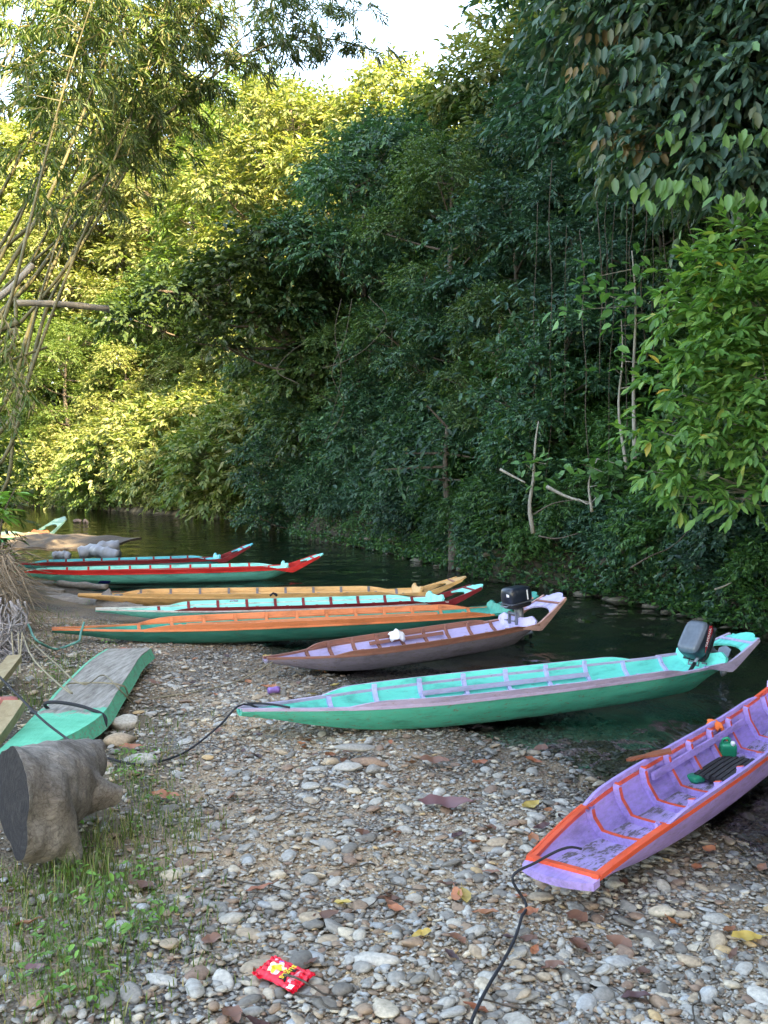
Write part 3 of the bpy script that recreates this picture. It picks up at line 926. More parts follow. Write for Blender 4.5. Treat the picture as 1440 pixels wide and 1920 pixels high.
class Boat:
    def __init__(s, name, label, A, B, zA, zB, Dp, Wt, ext=.5, rise=.28, cols=None, strake=(.16, .90, .06), ribs=11, riser=(.3, .8, .62), heel=0.0,
                 stations=None, plate=True, transom=True, scoop=True, group='longboats moored along the shingle bank', rail_w=.012, tip_w=.62, rib_w=.016, rib_top=True, floor=.045, riser_sides=(1,), rib_d=.020):
        A = (A[0], A[1] * K); B = (B[0], B[1] * K)
        Wt = Wt * 1.22
        s.A, s.B = Vector(A), Vector(B)
        dv = s.B - s.A
        s.L = L = dv.length
        yaw = math.atan2(dv.y, dv.x)
        pitch = math.atan2(zB - zA, L)
        s.mat = Matrix.Translation((A[0], A[1], zA)) @ Matrix.Rotation(yaw, 4, 'Z') @ Matrix.Rotation(-pitch, 4, 'Y') @ Matrix.Rotation(heel, 4, 'X')
        root = empty(name)
        root.matrix_world = s.mat
        root.location, root.rotation_euler = s.mat.to_translation(), s.mat.to_euler()
        s.root = root
        tag(root, label, 'boat', group)
        c = cols
        if stations:
            us, wt, wb_, zb, zt = [np.array(a, float) for a in stations]
        else:
            us, wt, wb_, zb, zt = np.array(U0), np.array(WT0) * Wt, np.array(WB0) * Wt, np.array(ZB0) * Dp, np.array(ZT0) * Dp
        s.fn = lambda u: (crom(us, wt, u), crom(us, wb_, u), crom(us, zb, u), crom(us, zt, u))
        n = 44
        u = np.linspace(0, 1, n)
        wt_, wbb, zbb, ztt = s.fn(u)
        th = 0.018
        s.floor = floor
        mb = MB()

        def section(w1, w2, z0, z1):
            h = z1 - z0
            pts = [(w1, z1), (w1 * .62 + w2 * .38 + .006, z0 + h * .6), (w2 * .93 + w1 * .07, z0 + h * .22), (w2 * .86, z0 + h * .05), (w2 * .45, z0), (0, z0 - .004)]
            return pts + [(-a, b) for a, b in reversed(pts[:-1])]
        outer, inner = [], []
        for i in range(n):
            fl = min(floor, .35 * (ztt[i] - zbb[i]))
            so = section(wt_[i], wbb[i], zbb[i], ztt[i])
            si = section(max(wt_[i] - th, .004), max(wbb[i] - th, .003), zbb[i] + fl, ztt[i] - .001)
            outer.append([(u[i] * L, y, z) for y, z in so])
            inner.append([(u[i] * L, y, z) for y, z in si])
        k = len(outer[0])
        s.inner = inner; s.u = u
        vs = [p for sec in outer for p in sec] + [p for sec in inner for p in sec]
        off = n * k
        fo, fi, rim = [], [], []
        for i in range(n - 1):
            for j in range(k - 1):
                fo.append((i * k + j, i * k + j + 1, (i + 1) * k + j + 1, (i + 1) * k + j))
                fi.append((off + i * k + j, off + (i + 1) * k + j, off + (i + 1) * k + j + 1, off + i * k + j + 1))
            for j in (0, k - 1):
                rim.append((i * k + j, (i + 1) * k + j, off + (i + 1) * k + j, off + i * k + j))
        mb.add(vs, fo, 0)
        b = len(mb.v) - len(vs)
        for f in fi:
            mb.f.append(tuple(q + b for q in f))
            jj = (f[0] - off) % k
            mb.m.append(3 if 3 <= jj < k - 4 else 1)
        for f in rim: mb.f.append(tuple(q + b for q in f)); mb.m.append(2)
        for i in (0, n - 1):
            for j in range(k - 1):
                mb.f.append((b + i * k + j, b + i * k + j + 1, b + off + i * k + j + 1, b + off + i * k + j)); mb.m.append(0)
        cap = [i for i in range((n - 1) * k, n * k)]
        mb.f.append(tuple(b + q for q in cap)); mb.m.append(0)
        hull = mb.build("hull", [M[c['out']], M[c['in']], M[c['rail']], M[c.get('floor', c['in'])]], root, True)
        hull.data.set_sharp_from_angle(angle=math.radians(32))
        # washboards (strakes)
        s.hs = 0
        if strake:
            u0, u1, hs = strake
            s.hs = hs
            s.str = strake
            m_ = 34
            uu = np.linspace(u0, u1, m_)
            a, bb, zz, tt = s.fn(uu)
            for sd in (1, -1):
                q = MB()
                path, wd, ndr, half = [], [], [], []
                for i in range(m_):
                    e = min(1, min(i, m_ - 1 - i) / 3.0)
                    hh = hs * (0.25 + 0.75 * math.sin(e * math.pi / 2))
                    lean = (a[i] - bb[i]) / max(.05, tt[i] - zz[i]) * .6
                    ax = Vector((0, sd * lean, 1)).normalized()
                    path.append(Vector((uu[i] * L, sd * (a[i] - .003), tt[i] - .012)) + ax * hh / 2)
                    half.append(hh / 2 + .006)
                    wd.append(ax); ndr.append(Vector((0, -sd, 0.0)))
                q.ribbon(path, wd, half, ndr, .016)
                # faces: k=0 bottom?; assign inner/outer by normal after build
                o = q.build("washboard", [M[c['s_out']], M[c['s_in']]], root)
                for p in o.data.polygons:
                    p.material_index = 1 if p.normal.y * sd < -0.6 else 0
        # rails along the sheer, running on up the stern arms
        aw, bw, zw, tw = [float(x[0]) for x in s.fn(1.0)]
        zw = float(s.fn(1 - .15 / L)[2][0]); bwq = float(s.fn(1 - .15 / L)[1][0])
        s.end = (aw, zw, tw)
        s.ext, s.rise, s.tipw = ext, rise, aw * tip_w
        for sd in (1, -1):
            q = MB()
            uu = np.linspace(0, 1, 30)
            a, bb, zz, tt = s.fn(uu)
            path = [Vector((uu[i] * L, sd * (a[i] + .004), tt[i] - .004)) for i in range(30)]
            q.ribbon(path, Vector((0, 0, 1)), .009, Vector((0, -sd, 0)), rail_w + .016)
            q.build("rail", M[c['rail']], root)
            if ext > 0:
                q = MB()
                path, half = [], []
                for i in range(14):
                    f = i / 13
                    x = L - .30 + (ext + .30) * f
                    g = max(0, (x - L) / ext)
                    y = np.interp(x, [L - .3, L, L + ext], [float(s.fn((L - .3) / L)[0][0]), aw, s.tipw]) + .005
                    z = np.interp(x, [L - .3, L], [float(s.fn((L - .3) / L)[3][0]), tw]) + rise * g ** 1.08
                    half.append(float(np.interp(f, [0, .38, .5, 1], [.010, .045, .040, .016])))
                    path.append(Vector((x, sd * y, z - half[-1] + .012)))
                q.ribbon(path, Vector((-.35, 0, 1)).normalized(), half, Vector((0, -sd, 0)), .022)
                q.build("stern_arm", M[c['arm']], root)
        # ribs
        def rib(uq, top_h):
            a, bb, zz, tt = [float(x[0]) for x in s.fn(uq)]
            fl = min(floor, .35 * (tt - zz))
            h = tt - zz - fl
            z0 = zz + fl
            w1, w2 = a - th, bb - th
            lean = (a - bb) / max(.05, tt - zz) * .6
            half = [(w1 + lean * top_h - .014, tt + top_h - .012), (w1 - .002, tt), (w1 * .62 + w2 * .38 + .006, z0 + h * .6), (w2 * .93 + w1 * .07, z0 + h * .22), (w2 * .86, z0 + h * .05), (w2 * .45, z0), (0, z0 - .003)]
            pts = half + [(-y, z) for y, z in reversed(half[:-1])]
            path = [Vector((uq * L, y, z)) for y, z in pts]
            nd_ = []
            for i in range(len(path)):
                t = path[min(i + 1, len(path) - 1)] - path[max(0, i - 1)]
                t.normalize()
                v = Vector((0, -t.z, t.y))
                cen = Vector((uq * L, 0, tt + .15))
                if v.dot(cen - path[i]) < 0: v = -v
                nd_.append(v)
            q = MB()
            q.ribbon(path, Vector((1, 0, 0)), rib_w, nd_, rib_d)
            o = q.build("rib", [M[c['rib']], M[c.get('rib_edge', c['rib'])]], root)
            if 'rib_edge' in c:
                for p in o.data.polygons:
                    cen = Vector(p.center)
                    inw = Vector((0, -cen.y, (tt + .15) - cen.z)).normalized()
                    if p.normal.dot(inw) > .6: p.material_index = 1
        ru = np.linspace(.17, .93, ribs)
        for q_ in ru:
            th_ = s.hs if strake and strake[0] + .03 < q_ < strake[1] - .03 and rib_top else 0
            rib(q_, th_)
        # long inner riser plank
        if riser:
            u0, u1, hf = riser
            for sd in riser_sides:
                uu = np.linspace(u0, u1, 16)
                a, bb, zz, tt = s.fn(uu)
                path, wd = [], []
                for i in range(16):
                    lean = (a[i] - bb[i]) / max(.05, tt[i] - zz[i]) * .7
                    ax = Vector((0, sd * lean, 1)).normalized()
                    z = zz[i] + (tt[i] - zz[i]) * hf
                    y = bb[i] + (a[i] - bb[i]) * hf - .040
                    path.append(Vector((uu[i] * L, sd * y, z))); wd.append(ax)
                q = MB()
                q.ribbon(path, wd, .017, Vector((0, -sd, 0.1)), .016)
                q.build("inner_plank", M[c.get('riser', c['rib'])], root)
        # transom board with clipped ears
        if transom:
            q = MB()
            w = aw + .012
            o = [(-bwq * .8, zw + .03), (-w * .97, tw - .02), (-w * .98, tw + .045), (-w * .74, tw + .085), (-w * .4, tw + .06), (w * .4, tw + .06), (w * .74, tw + .085), (w * .98, tw + .045), (w * .97, tw - .02), (bwq * .8, zw + .03)]
            q.prism([(L - .13 + .30 * (z - zw), y, z) for y, z in o], (.028, 0, -.006))
            q.build("transom", M[c['transom']], root)
        if ext > 0 and plate:
            q = MB()
            tw_ = s.tipw
            def P(f, y, lift=0.0):
                return Vector((L + ext * f, y, tw + rise * max(0, f) ** 1.08 + .002 + lift))
            W_ = lambda f: aw + (tw_ - aw) * f - .012
            outl = []
            for f in (.46, .7, .93): outl.append(P(f, W_(f)))
            outl += [P(.97, W_(1) * .86), P(1.03, W_(1) * .92), P(1.02, W_(1) * .66), P(1.10, W_(1) * .5), P(1.16, W_(1) * .24), P(1.17, 0)]
            outl += [Vector((p.x, -p.y, p.z)) for p in reversed(outl[:-1])]
            arch = [(.46, -.86), (.56, -.62), (.62, -.3), (.635, 0), (.62, .3), (.56, .62), (.46, .86)]
            outl += [P(f, y * W_(f)) for f, y in arch]
            q.prism(outl, (0.006, 0, -.016))
            q.build("stern_plate", M[c['plate']], root)
            q = MB()
            q.ribbon([P(.78, -W_(.78) + .004, .003), P(.78, W_(.78) - .004, .003)], Vector((1, 0, rise / ext)).normalized(), .013, Vector((-.3, 0, 1)).normalized(), .012)
            q.build("stern_crossbar", M[c['bar']], root)

    def at(s, u, y, z):
        """world point: u fraction along hull, y, z local"""
        return s.mat @ Vector((u * s.L, y, z))

    def rot(s):
        return s.mat.to_3x3()


GRP = 'longboats moored along the shingle bank'
boat_teal = Boat("longboat", "turquoise longboat with lavender washboard and tilted outboard motor, bow on the shingle", (-.90, 4.71), (2.70, 6.39),   .055, -.03, .225, .275, .46, .15,
    dict(out='green_hull', **{'in': 'turq'}, rail='lav', s_out='lav', s_in='turq', rib='lav_in', riser='lav', transom='turq', arm='lav', plate='turq', bar='lav_in'), strake=(.16, .86, .05), ribs=9, riser=(.36, .74, .70))
boat_lav = Boat("longboat", "lavender longboat with rust brown washboards and small black outboard motor", (-1.0, 6.41), (1.46, 8.12), -.01, -.03, .20, .27, .55, .22,
    dict(out='mauve_hull', **{'in': 'lav_in'}, rail='rust_brown', s_out='rust_brown', s_in='rust_brown', rib='rust_brown', riser='rust_brown', transom='lav_in', arm='pink_rail', plate='lav_in', bar='rust_brown'), strake=(.18, .93, .05), ribs=9, riser=(.42, .72, .82))
boat_green = Boat("longboat", "dark green longboat with orange washboards and orange inner plank", (-3.22, 7.40), (1.40, 8.85), .05, -.015, .19, .30, .34, .16,
    dict(out='dark_green', **{'in': 'mid_green'}, rail='orange', s_out='orange', s_in='orange', rib='orange', riser='orange', transom='mid_green', arm='mid_green', plate='mid_green', bar='orange'), strake=(.17, .93, .065), ribs=12, riser=(.27, .85, .80))
boat_dred = Boat("longboat", "turquoise longboat with dark red washboard, white rail and scalloped turquoise stern plate", (-3.27, 8.66), (.72, 9.78), .05, -.02, .165, .29, .50, .15,
    dict(out='teal_hull', **{'in': 'turq_lite'}, rail='white_rail', s_out='dark_red', s_in='turq_lite', rib='dark_red', riser='dark_red', transom='turq_lite', arm='dark_red', plate='turq_lite', bar='dark_red'), strake=(.20, .93, .055), ribs=10, riser=(.5, .72, .98), riser_sides=(-1,))
boat_tan = Boat("longboat", "tan painted longboat with grey ribs and tan stern plate", (-3.9, 9.75), (.52, 10.4), .04, -.01, .17, .28, .52, .16,
    dict(out='tan', **{'in': 'tan'}, rail='tan', s_out='tan', s_in='tan', rib='grey_rib', riser='grey_rib', transom='tan', arm='tan', plate='tan', bar='rust_brown'), strake=(.12, .90, .06), ribs=10, riser=None)
boat_red = Boat("longboat", "turquoise longboat with bright red washboard and a blue patch on its hull", (-5.75, 12.0), (-1.60, 12.85), .01, -.01, .20, .32, .50, .18,
    dict(out='teal_hull', **{'in': 'turq_lite'}, rail='red', s_out='red', s_in='turq_lite', rib='red', riser='red', transom='turq_lite', arm='red', plate='turq_lite', bar='red'), strake=(.03, .95, .07), ribs=11, riser=None)
boat_cyan = Boat("longboat", "cyan and maroon longboat lying behind the red washboard boat", (-6.5, 13.3), (-3.05, 14.3), .01, 0.0, .18, .30, .52, .22,
    dict(out='cyan', **{'in': 'cyan'}, rail='dark_red', s_out='dark_red', s_in='cyan', rib='dark_red', riser='dark_red', transom='cyan', arm='dark_red', plate='cyan', bar='dark_red'), strake=(.1, .93, .06), ribs=10, riser=None)
boat_far = Boat("longboat", "far dark teal longboat with brown stern by the sunlit water", (-11.5, 17.0), (-9.0, 20.2), .0, -.02, .22, .36, .62, .34,
    dict(out='dark_green', **{'in': 'shaded_teal'}, rail='old_wood', s_out='old_wood', s_in='shaded_teal', rib='white_rail', riser='white_rail', transom='rust', arm='shaded_teal', plate='shaded_teal', bar='shaded_teal'), strake=(.1, .93, .09), ribs=10, riser=None)
PU = [0, .06, .15, .3, .5, .7, .88, 1]
boat_purple = Boat("longboat", "purple longboat with orange-red ribs, blunt bow on the pebbles in the foreground", (.675, 2.90), (2.83, 5.20), .10, -.02, .25, .26, .6, .34,
    dict(out='purple', **{'in': 'purple'}, floor='purple_floor', rail='orange_red', s_out='purple', s_in='purple', rib='purple', rib_edge='orange_red', riser='purple', transom='purple', arm='orange_red', plate='purple', bar='orange_red'),
    stations=(PU, [x_ * .90 for x_ in (.165, .185, .215, .245, .255, .25, .235, .21)], [x_ * .90 for x_ in (.145, .145, .158, .172, .18, .176, .15, .12)], [.105, .078, .042, .012, 0, 0, .03, .09], [.135, .158, .183, .20, .205, .215, .25, .30]),
    strake=(.16, .93, .035), ribs=9, riser=(.38, .80, .80), rail_w=.010, rib_w=.016, floor=.03, rib_d=.032)
# blunt bow: end plank and cross bar
q = MB()
o = []
for k in range(9):
    a = -1 + k / 4.0
    o.append((-.085 + .055 * a * a, .150 * a, .128 + .004 * (1 - a * a)))
o += [(.012, .156, .137), (.012, -.156, .137)]
q.prism(o, (0.004, 0, -.03))
q.build("bow_plank", M['purple'], boat_purple.root)
q = MB(); q.box((.02, 0, .143), (.03, .305, .014)); q.build("bow_crossbar", M['orange_red'], boat_purple.root)
for sd in (1, -1):
    q = MB()
    uu = np.linspace(.005, .17, 8)
    a, b_, z_, t_ = boat_purple.fn(uu)
    q.ribbon([Vector((uu[i] * boat_purple.L, sd * (a[i] + .003), t_[i] + .003)) for i in range(8)], Vector((0, 1, 0)), .005, Vector((0, 0, 1)), .008)
    q.ribbon([Vector((uu[i] * boat_purple.L, sd * (a[i] - .013), t_[i] + .001)) for i in range(8)], Vector((0, 1, 0)), .012, Vector((0, 0, 1)), .008)
    q.build("gunwale_cap", M['orange_red'], boat_purple.root)
# blue patch on the red boat
q = MB()
uu = np.array([.155, .165, .185, .195]); 
a, b_, z_, t_ = boat_red.fn(uu)
def side_pt(bt, u, f):
    a, b_, z_, t_ = [float(x[0]) for x in bt.fn(u)]
    h = t_ - z_
    ys = [b_ * .86, b_ * .93 + a * .07, a * .62 + b_ * .38 + .006, a]; zs = [.05, .22, .6, 1.0]
    return Vector((u * bt.L, -(np.interp(f, zs, ys) + .004), z_ + f * h))
q.prism([side_pt(boat_red, .285, .10), side_pt(boat_red, .325, .10), side_pt(boat_red, .332, .38), side_pt(boat_red, .292, .38)], (0, -.004, 0))
q.build("hull_patch", M['blue_patch'], boat_red.root)


# ------------------------------------------------------------------ outboard motors
def rounded_block(mb, c, size, R, m=0, rnd=.3, top=.82, n=10, m_top=None):
    """lofted rounded box: superellipse rings"""
    rings = [(-.5, .80), (-.46, .93), (-.2, 1.0), (.1, 1.0), (.3, .97), (.42, .90), (.49, top * .88), (.5, top * .6)]
    seg = 20
    b = len(mb.v)
    for (h, w) in rings:
        for k in range(seg):
            a = 2 * math.pi * k / seg
            ca, sa = math.cos(a), math.sin(a)
            e = .45
            x = math.copysign(abs(ca) ** e, ca) * size[0] / 2 * w
            y = math.copysign(abs(sa) ** e, sa) * size[1] / 2 * w
            zz = h * size[2]
            if h > 0: zz += -.10 * size[2] * (x / size[0]) * 1.2
            mb.v.append(tuple(R @ Vector((x, y, zz)) + c))
    for i in range(len(rings) - 1):
        for k in range(seg):
            k2 = (k + 1) % seg
            mb.f.append((b + i * seg + k, b + i * seg + k2, b + (i + 1) * seg + k2, b + (i + 1) * seg + k))
            mb.m.append(m if (m_top is None or i < 4) else m_top)
    mb.f.append(tuple(b + k for k in reversed(range(seg)))); mb.m.append(m)
    e = b + (len(rings) - 1) * seg
    mb.f.append(tuple(e + k for k in range(seg))); mb.m.append(m if m_top is None else m_top)


def text_part(name, body, size, mat, parent, M4, extrude=.0006):
    cu = bpy.data.curves.new(name, 'FONT')
    cu.body = body; cu.size = size; cu.extrude = extrude; cu.align_x = 'CENTER'; cu.align_y = 'CENTER'
    tmp = bpy.data.objects.new(name, cu)
    COL.objects.link(tmp)
    dg = bpy.context.evaluated_depsgraph_get()
    me = bpy.data.meshes.new_from_object(tmp.evaluated_get(dg))
    bpy.data.objects.remove(tmp)
    me.transform(M4)
    return link(name, me, mat, parent)


def outboard(bt, label, tilt, yaw, s, lift, cols, brand=None, tiller=True, aft=0.0):
    """local frame: x aft, z up, origin at the clamp on the transom top"""
    aw, zw, tw = bt.end
    root = empty("outboard_motor")
    mw = bt.mat @ Matrix.Translation((bt.L - .11 + aft, 0.0, tw + lift)) @ Matrix.Rotation(yaw, 4, 'Z')
    root.matrix_world = mw; root.location, root.rotation_euler = mw.to_translation(), mw.to_euler()
    root.scale = (s, s, s)
    tag(root, label, 'motor', 'outboard motors on the boats')
    Rt = Matrix.Rotation(-tilt, 3, 'Y')
    piv = Vector((.03, 0, .04))
    tp = lambda v: Rt @ Vector(v) + piv
    q = MB(); rounded_block(q, tp((.02, 0, .19)), (.33, .22, .19), Rt, 0, m_top=1)
    cowl = q.build("cowl", [M[cols[0]], M[cols[1]]], root, True)
    q = MB(); rounded_block(q, tp((.02, 0, .085)), (.31, .20, .05), Rt); q.build("lower_cowl", M['motor_black'], root, True)
    q = MB(); q.box(tp((.02, 0, .118)), (.325, .215, .008), Rt); q.build("cowl_seam", M['motor_black'] if brand else M['motor_grey'], root)
    # decal
    if brand:
        for sd in (-1, 1):
            q = MB()
            pts = [(-.10, .155), (.12, .165), (.145, .20), (.13, .235), (-.02, .19)]
            q.prism([tp((.02 + x, sd * .1085, z)) for x, z in pts], Rt @ Vector((0, sd * .0035, 0)))
            q.build("decal", M['decal_red'], cowl)
        R4 = Matrix.Translation(tp((.055, -.1135, .192))) @ Rt.to_4x4() @ Matrix.Rotation(math.radians(90), 4, 'X') @ Matrix.Rotation(math.radians(10), 4, 'Z')
        text_part("lettering", brand, .042, M['decal_white'], cowl, R4)
    else:
        q = MB(); q.prism([tp((.02 + x, -.1095, z)) for x, z in [(.06, .14), (.075, .14), (.07, .25), (.055, .25)]], Rt @ Vector((0, -.003, 0)))
        q.prism([tp((-.1465, y, z)) for y, z in [(-.075, .205), (-.035, .205), (-.035, .235), (-.075, .23)]], Rt @ Vector((-.004, 0, 0)))
        q.build("decal", M['decal_white'], cowl)
    # leg, plate, gearcase, propeller
    q = MB()
    q.tube([tp((.03, 0, .07)), tp((.04, 0, -.08)), tp((.045, 0, -.26))], [.055, .042, .035], 8)
    q.build("leg", M['motor_grey'], root, True)
    q = MB(); q.prism([tp(p) for p in [(-.04, -.02, -.27), (.02, -.055, -.27), (.16, -.06, -.27), (.19, 0, -.27), (.16, .06, -.27), (.02, .055, -.27), (-.04, .02, -.27)]], Rt @ Vector((0, 0, .012)))
    q.build("cavitation_plate", M['motor_grey'], root)
    q = MB(); q.tube([tp((-.07, 0, -.36)), tp((-.04, 0, -.36)), tp((.06, 0, -.36)), tp((.12, 0, -.36))], [.008, .03, .034, .026], 10)
    q.tube([tp((.04, 0, -.26)), tp((.03, 0, -.36))], [.03, .02], 8)
    q.prism([tp((-.02, -.004, -.38)), tp((.05, -.004, -.38)), tp((.045, -.004, -.47)), tp((.02, -.004, -.46))], Rt @ Vector((0, .008, 0)))
    q.build("gearcase", M['motor_grey'], root, True)
    pr = MB()
    for kk in range(3):
        a = kk * 2.094
        d1 = Vector((0, math.cos(a), math.sin(a))); d2 = Vector((0, -math.sin(a), math.cos(a)))
        c0 = Vector((.135, 0, -.36))
        pr.prism([tp(c0 + d1 * .02 - d2 * .012), tp(c0 + d1 * .06 - d2 * .035 + Vector((.012, 0, 0))), tp(c0 + d1 * .095 + Vector((.012, 0, 0))), tp(c0 + d1 * .06 + d2 * .03)], Rt @ Vector((.004, 0, 0)))
    pr.build("propeller", M['motor_black'], root)
    # clamp bracket and handle
    q = MB()
    for sd in (-1, 1):
        q.box(Vector((-.025, sd * .06, -.02)), (.03, .022, .14))
        q.tube([Vector((-.07, sd * .06, -.045)), Vector((-.03, sd * .06, -.045))], .008, 6)
        q.box(Vector((-.075, sd * .06, -.045)), (.008, .05, .014))
    q.tube([Vector((-.02, -.075, .03)), Vector((-.02, .075, .03))], .015, 8)
    q.build("clamp_bracket", M['motor_grey'], root)
    q = MB()
    q.tube([tp((-.14, -.05, .11)), tp((-.18, -.05, .10)), tp((-.18, .05, .10)), tp((-.14, .05, .11))], .008, 6)
    q.build("carry_handle", M['motor_grey'], root, True)
    if tiller:
        q = MB()
        q.tube([tp((-.08, -.04, .06)), Vector((-.14, -.06, .05)), Vector((-.24, -.07, -.03))], [.018, .016, .013], 8)
        t = q.build("tiller", M['motor_grey'], root, True)
        q = MB(); q.tube([Vector((-.235, -.07, -.026)), Vector((-.37, -.085, -.12))], [.017, .015], 8); q.build("grip", M['motor_black'], t, True)
    return root


motor1 = outboard(boat_teal, "large outboard motor with grey-blue top and red lettered stripe, tilted up on the turquoise boat", math.radians(58), math.radians(8), .95, .015, ('cowl', 'cowl_top'), "YAMAHA", aft=.07)
motor2 = outboard(boat_lav, "small black outboard motor with white decals clamped on the lavender boat", math.radians(8), math.radians(-8), .95, .07, ('cowl', 'cowl'), None, False)

# ------------------------------------------------------------------ forest
rnd = random.Random(5)
FAR = 'sunlit trees on the far bank'
DARK = 'shaded trees in the forest wall'
lab_far = "yellow-green sunlit tree on the far bank beyond the bend"
lab_dark = "dark green broadleaf tree in the shaded forest wall across the river"
ORD = ['first', 'second', 'third', 'fourth', 'fifth', 'sixth', 'seventh', 'eighth', 'ninth', 'tenth', 'eleventh', 'twelfth', 'thirteenth', 'fourteenth', 'fifteenth', 'sixteenth', 'seventeenth', 'eighteenth']


def ranked(pxs, text):
    order = sorted(range(len(pxs)), key=lambda i: pxs[i])
    out = [None] * len(pxs)
    for r, i in enumerate(order): out[i] = text.format(ORD[r])
    return out


far_labels = ranked([130, 240, 20, 480, 300, 560, 420], "sunlit round tree on the far bank near the water, {} from the left") + ranked([90, 230, 360, 480, 20, 180, 330, -90, 500, 600], "tall sunlit tree on the far hillside, {} from the left")
dark_labels = ranked([850, 610, 770, 960, 670, 860, 940, 780, 880, 1010, 1080, 1190, 1110, 1330, 1230, 1390, 1480, 1560], "tall dark tree of the shaded forest wall, {} from the bank corner")
low_labels = ranked([590, 650, 720, 790, 850, 900, 960, 560, 1060], "low dark tree hanging over the shaded bank, {} from the bank corner")
# far bank, in the sun (rows from the water up the hill)
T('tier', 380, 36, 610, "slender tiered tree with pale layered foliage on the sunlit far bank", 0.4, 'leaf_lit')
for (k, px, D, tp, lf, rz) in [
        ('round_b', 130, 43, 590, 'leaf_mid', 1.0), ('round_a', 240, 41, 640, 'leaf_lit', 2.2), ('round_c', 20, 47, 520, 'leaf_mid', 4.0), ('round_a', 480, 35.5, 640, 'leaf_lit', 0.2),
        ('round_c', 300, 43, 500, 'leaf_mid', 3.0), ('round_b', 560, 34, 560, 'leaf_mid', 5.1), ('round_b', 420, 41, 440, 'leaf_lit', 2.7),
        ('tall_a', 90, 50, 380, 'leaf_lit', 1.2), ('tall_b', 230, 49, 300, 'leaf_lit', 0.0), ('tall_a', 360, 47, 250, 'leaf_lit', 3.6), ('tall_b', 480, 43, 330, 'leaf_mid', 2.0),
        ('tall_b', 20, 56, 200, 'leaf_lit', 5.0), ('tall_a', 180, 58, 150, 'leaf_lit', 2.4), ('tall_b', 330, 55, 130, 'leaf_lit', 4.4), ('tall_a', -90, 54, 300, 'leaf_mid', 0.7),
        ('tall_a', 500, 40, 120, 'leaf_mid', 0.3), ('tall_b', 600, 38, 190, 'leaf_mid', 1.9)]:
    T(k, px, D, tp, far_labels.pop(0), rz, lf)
T('tall_a', 545, 34, 118, "tall tree with pale cream-tipped crown against the sky at the back", 5.2, 'leaf_lit')
T('tall_b', 715, 31, 105, "broad tall tree with sunlit cream crown behind the dark wall", 4.1, 'leaf_lit')
for (k, px, D, tp, s) in [('bush_a', 60, 44, 880, 0), ('bush_b', 130, 42, 850, 0), ('bush_a', 200, 39.5, 890, 1), ('bush_b', 290, 36, 880, 0), ('bush_a', 350, 34.5, 890, 1), ('bush_b', 410, 33.0, 880, 0),
                          ('bush_a', 460, 31.5, 900, 1), ('bush_b', 510, 30.5, 890, 1), ('bush_b', 0, 46, 870, 0), ('bush_a', 550, 30, 850, 1), ('bush_a', 170, 41, 800, 0), ('bush_b', 330, 36.5, 820, 1), ('bush_a', 470, 33.5, 780, 0), ('bush_b', 90, 45, 800, 1)]:
    T(k, px, D, tp, "low sunlit shrub at the water's edge of the far bank", rnd.uniform(0, 6), 'leaf_lit' if s == 0 else 'leaf_mid', 'shrubs along the far bank', cat='shrub', name='far_shrub')
def far_point(t, e):
    pl = F_SHORE[2:6]
    seg = [math.dist(a, b) for a, b in zip(pl[:-1], pl[1:])]
    d = t * sum(seg)
    for a, b, l in zip(pl[:-1], pl[1:], seg):
        if d <= l:
            f = d / l
            tx, ty = (b[0] - a[0]) / l, (b[1] - a[1]) / l
            return a[0] + (b[0] - a[0]) * f + ty * e, a[1] + (b[1] - a[1]) * f - tx * e
        d -= l
    return pl[-1]


for i in range(80):
    x, y = far_point(.05 + .95 * (i + rnd.random()) / 80, rnd.uniform(-.3, 1.2) if i % 2 else rnd.uniform(1.5, 6.0))
    grow('bush_a' if i % 2 else 'bush_b', (x, y, hz(x, y) - .15), rnd.uniform(0, 6), rnd.uniform(1.0, 2.0), "low sunlit shrub at the water's edge of the far bank", 'shrub', 'shrubs along the far bank', ['leaf_lit', 'leaf_mid', 'leaf_lit'][i % 3], name='far_shrub')
# forest wall across the river, in shade
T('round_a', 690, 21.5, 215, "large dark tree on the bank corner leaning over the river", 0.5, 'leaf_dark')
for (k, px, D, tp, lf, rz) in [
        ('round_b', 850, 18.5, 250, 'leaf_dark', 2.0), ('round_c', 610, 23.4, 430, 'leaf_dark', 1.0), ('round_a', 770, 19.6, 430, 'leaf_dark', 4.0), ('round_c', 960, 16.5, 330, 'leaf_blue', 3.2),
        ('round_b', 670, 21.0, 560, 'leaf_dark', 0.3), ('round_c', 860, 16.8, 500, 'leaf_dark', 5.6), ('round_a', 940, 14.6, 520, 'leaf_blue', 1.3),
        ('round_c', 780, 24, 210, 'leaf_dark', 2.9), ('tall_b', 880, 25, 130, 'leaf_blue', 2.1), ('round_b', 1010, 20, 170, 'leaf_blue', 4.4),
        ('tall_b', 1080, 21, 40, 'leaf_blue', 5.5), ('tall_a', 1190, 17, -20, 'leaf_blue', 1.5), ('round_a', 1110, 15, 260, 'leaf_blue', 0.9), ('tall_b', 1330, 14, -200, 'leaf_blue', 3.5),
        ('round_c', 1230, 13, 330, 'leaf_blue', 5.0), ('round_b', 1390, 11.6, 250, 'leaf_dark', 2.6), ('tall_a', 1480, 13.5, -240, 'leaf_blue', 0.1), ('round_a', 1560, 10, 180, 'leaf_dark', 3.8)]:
    T(k, px, D, tp, dark_labels.pop(0), rz, 'leaf_forest' if (px // 10) % 3 == 1 else lf)
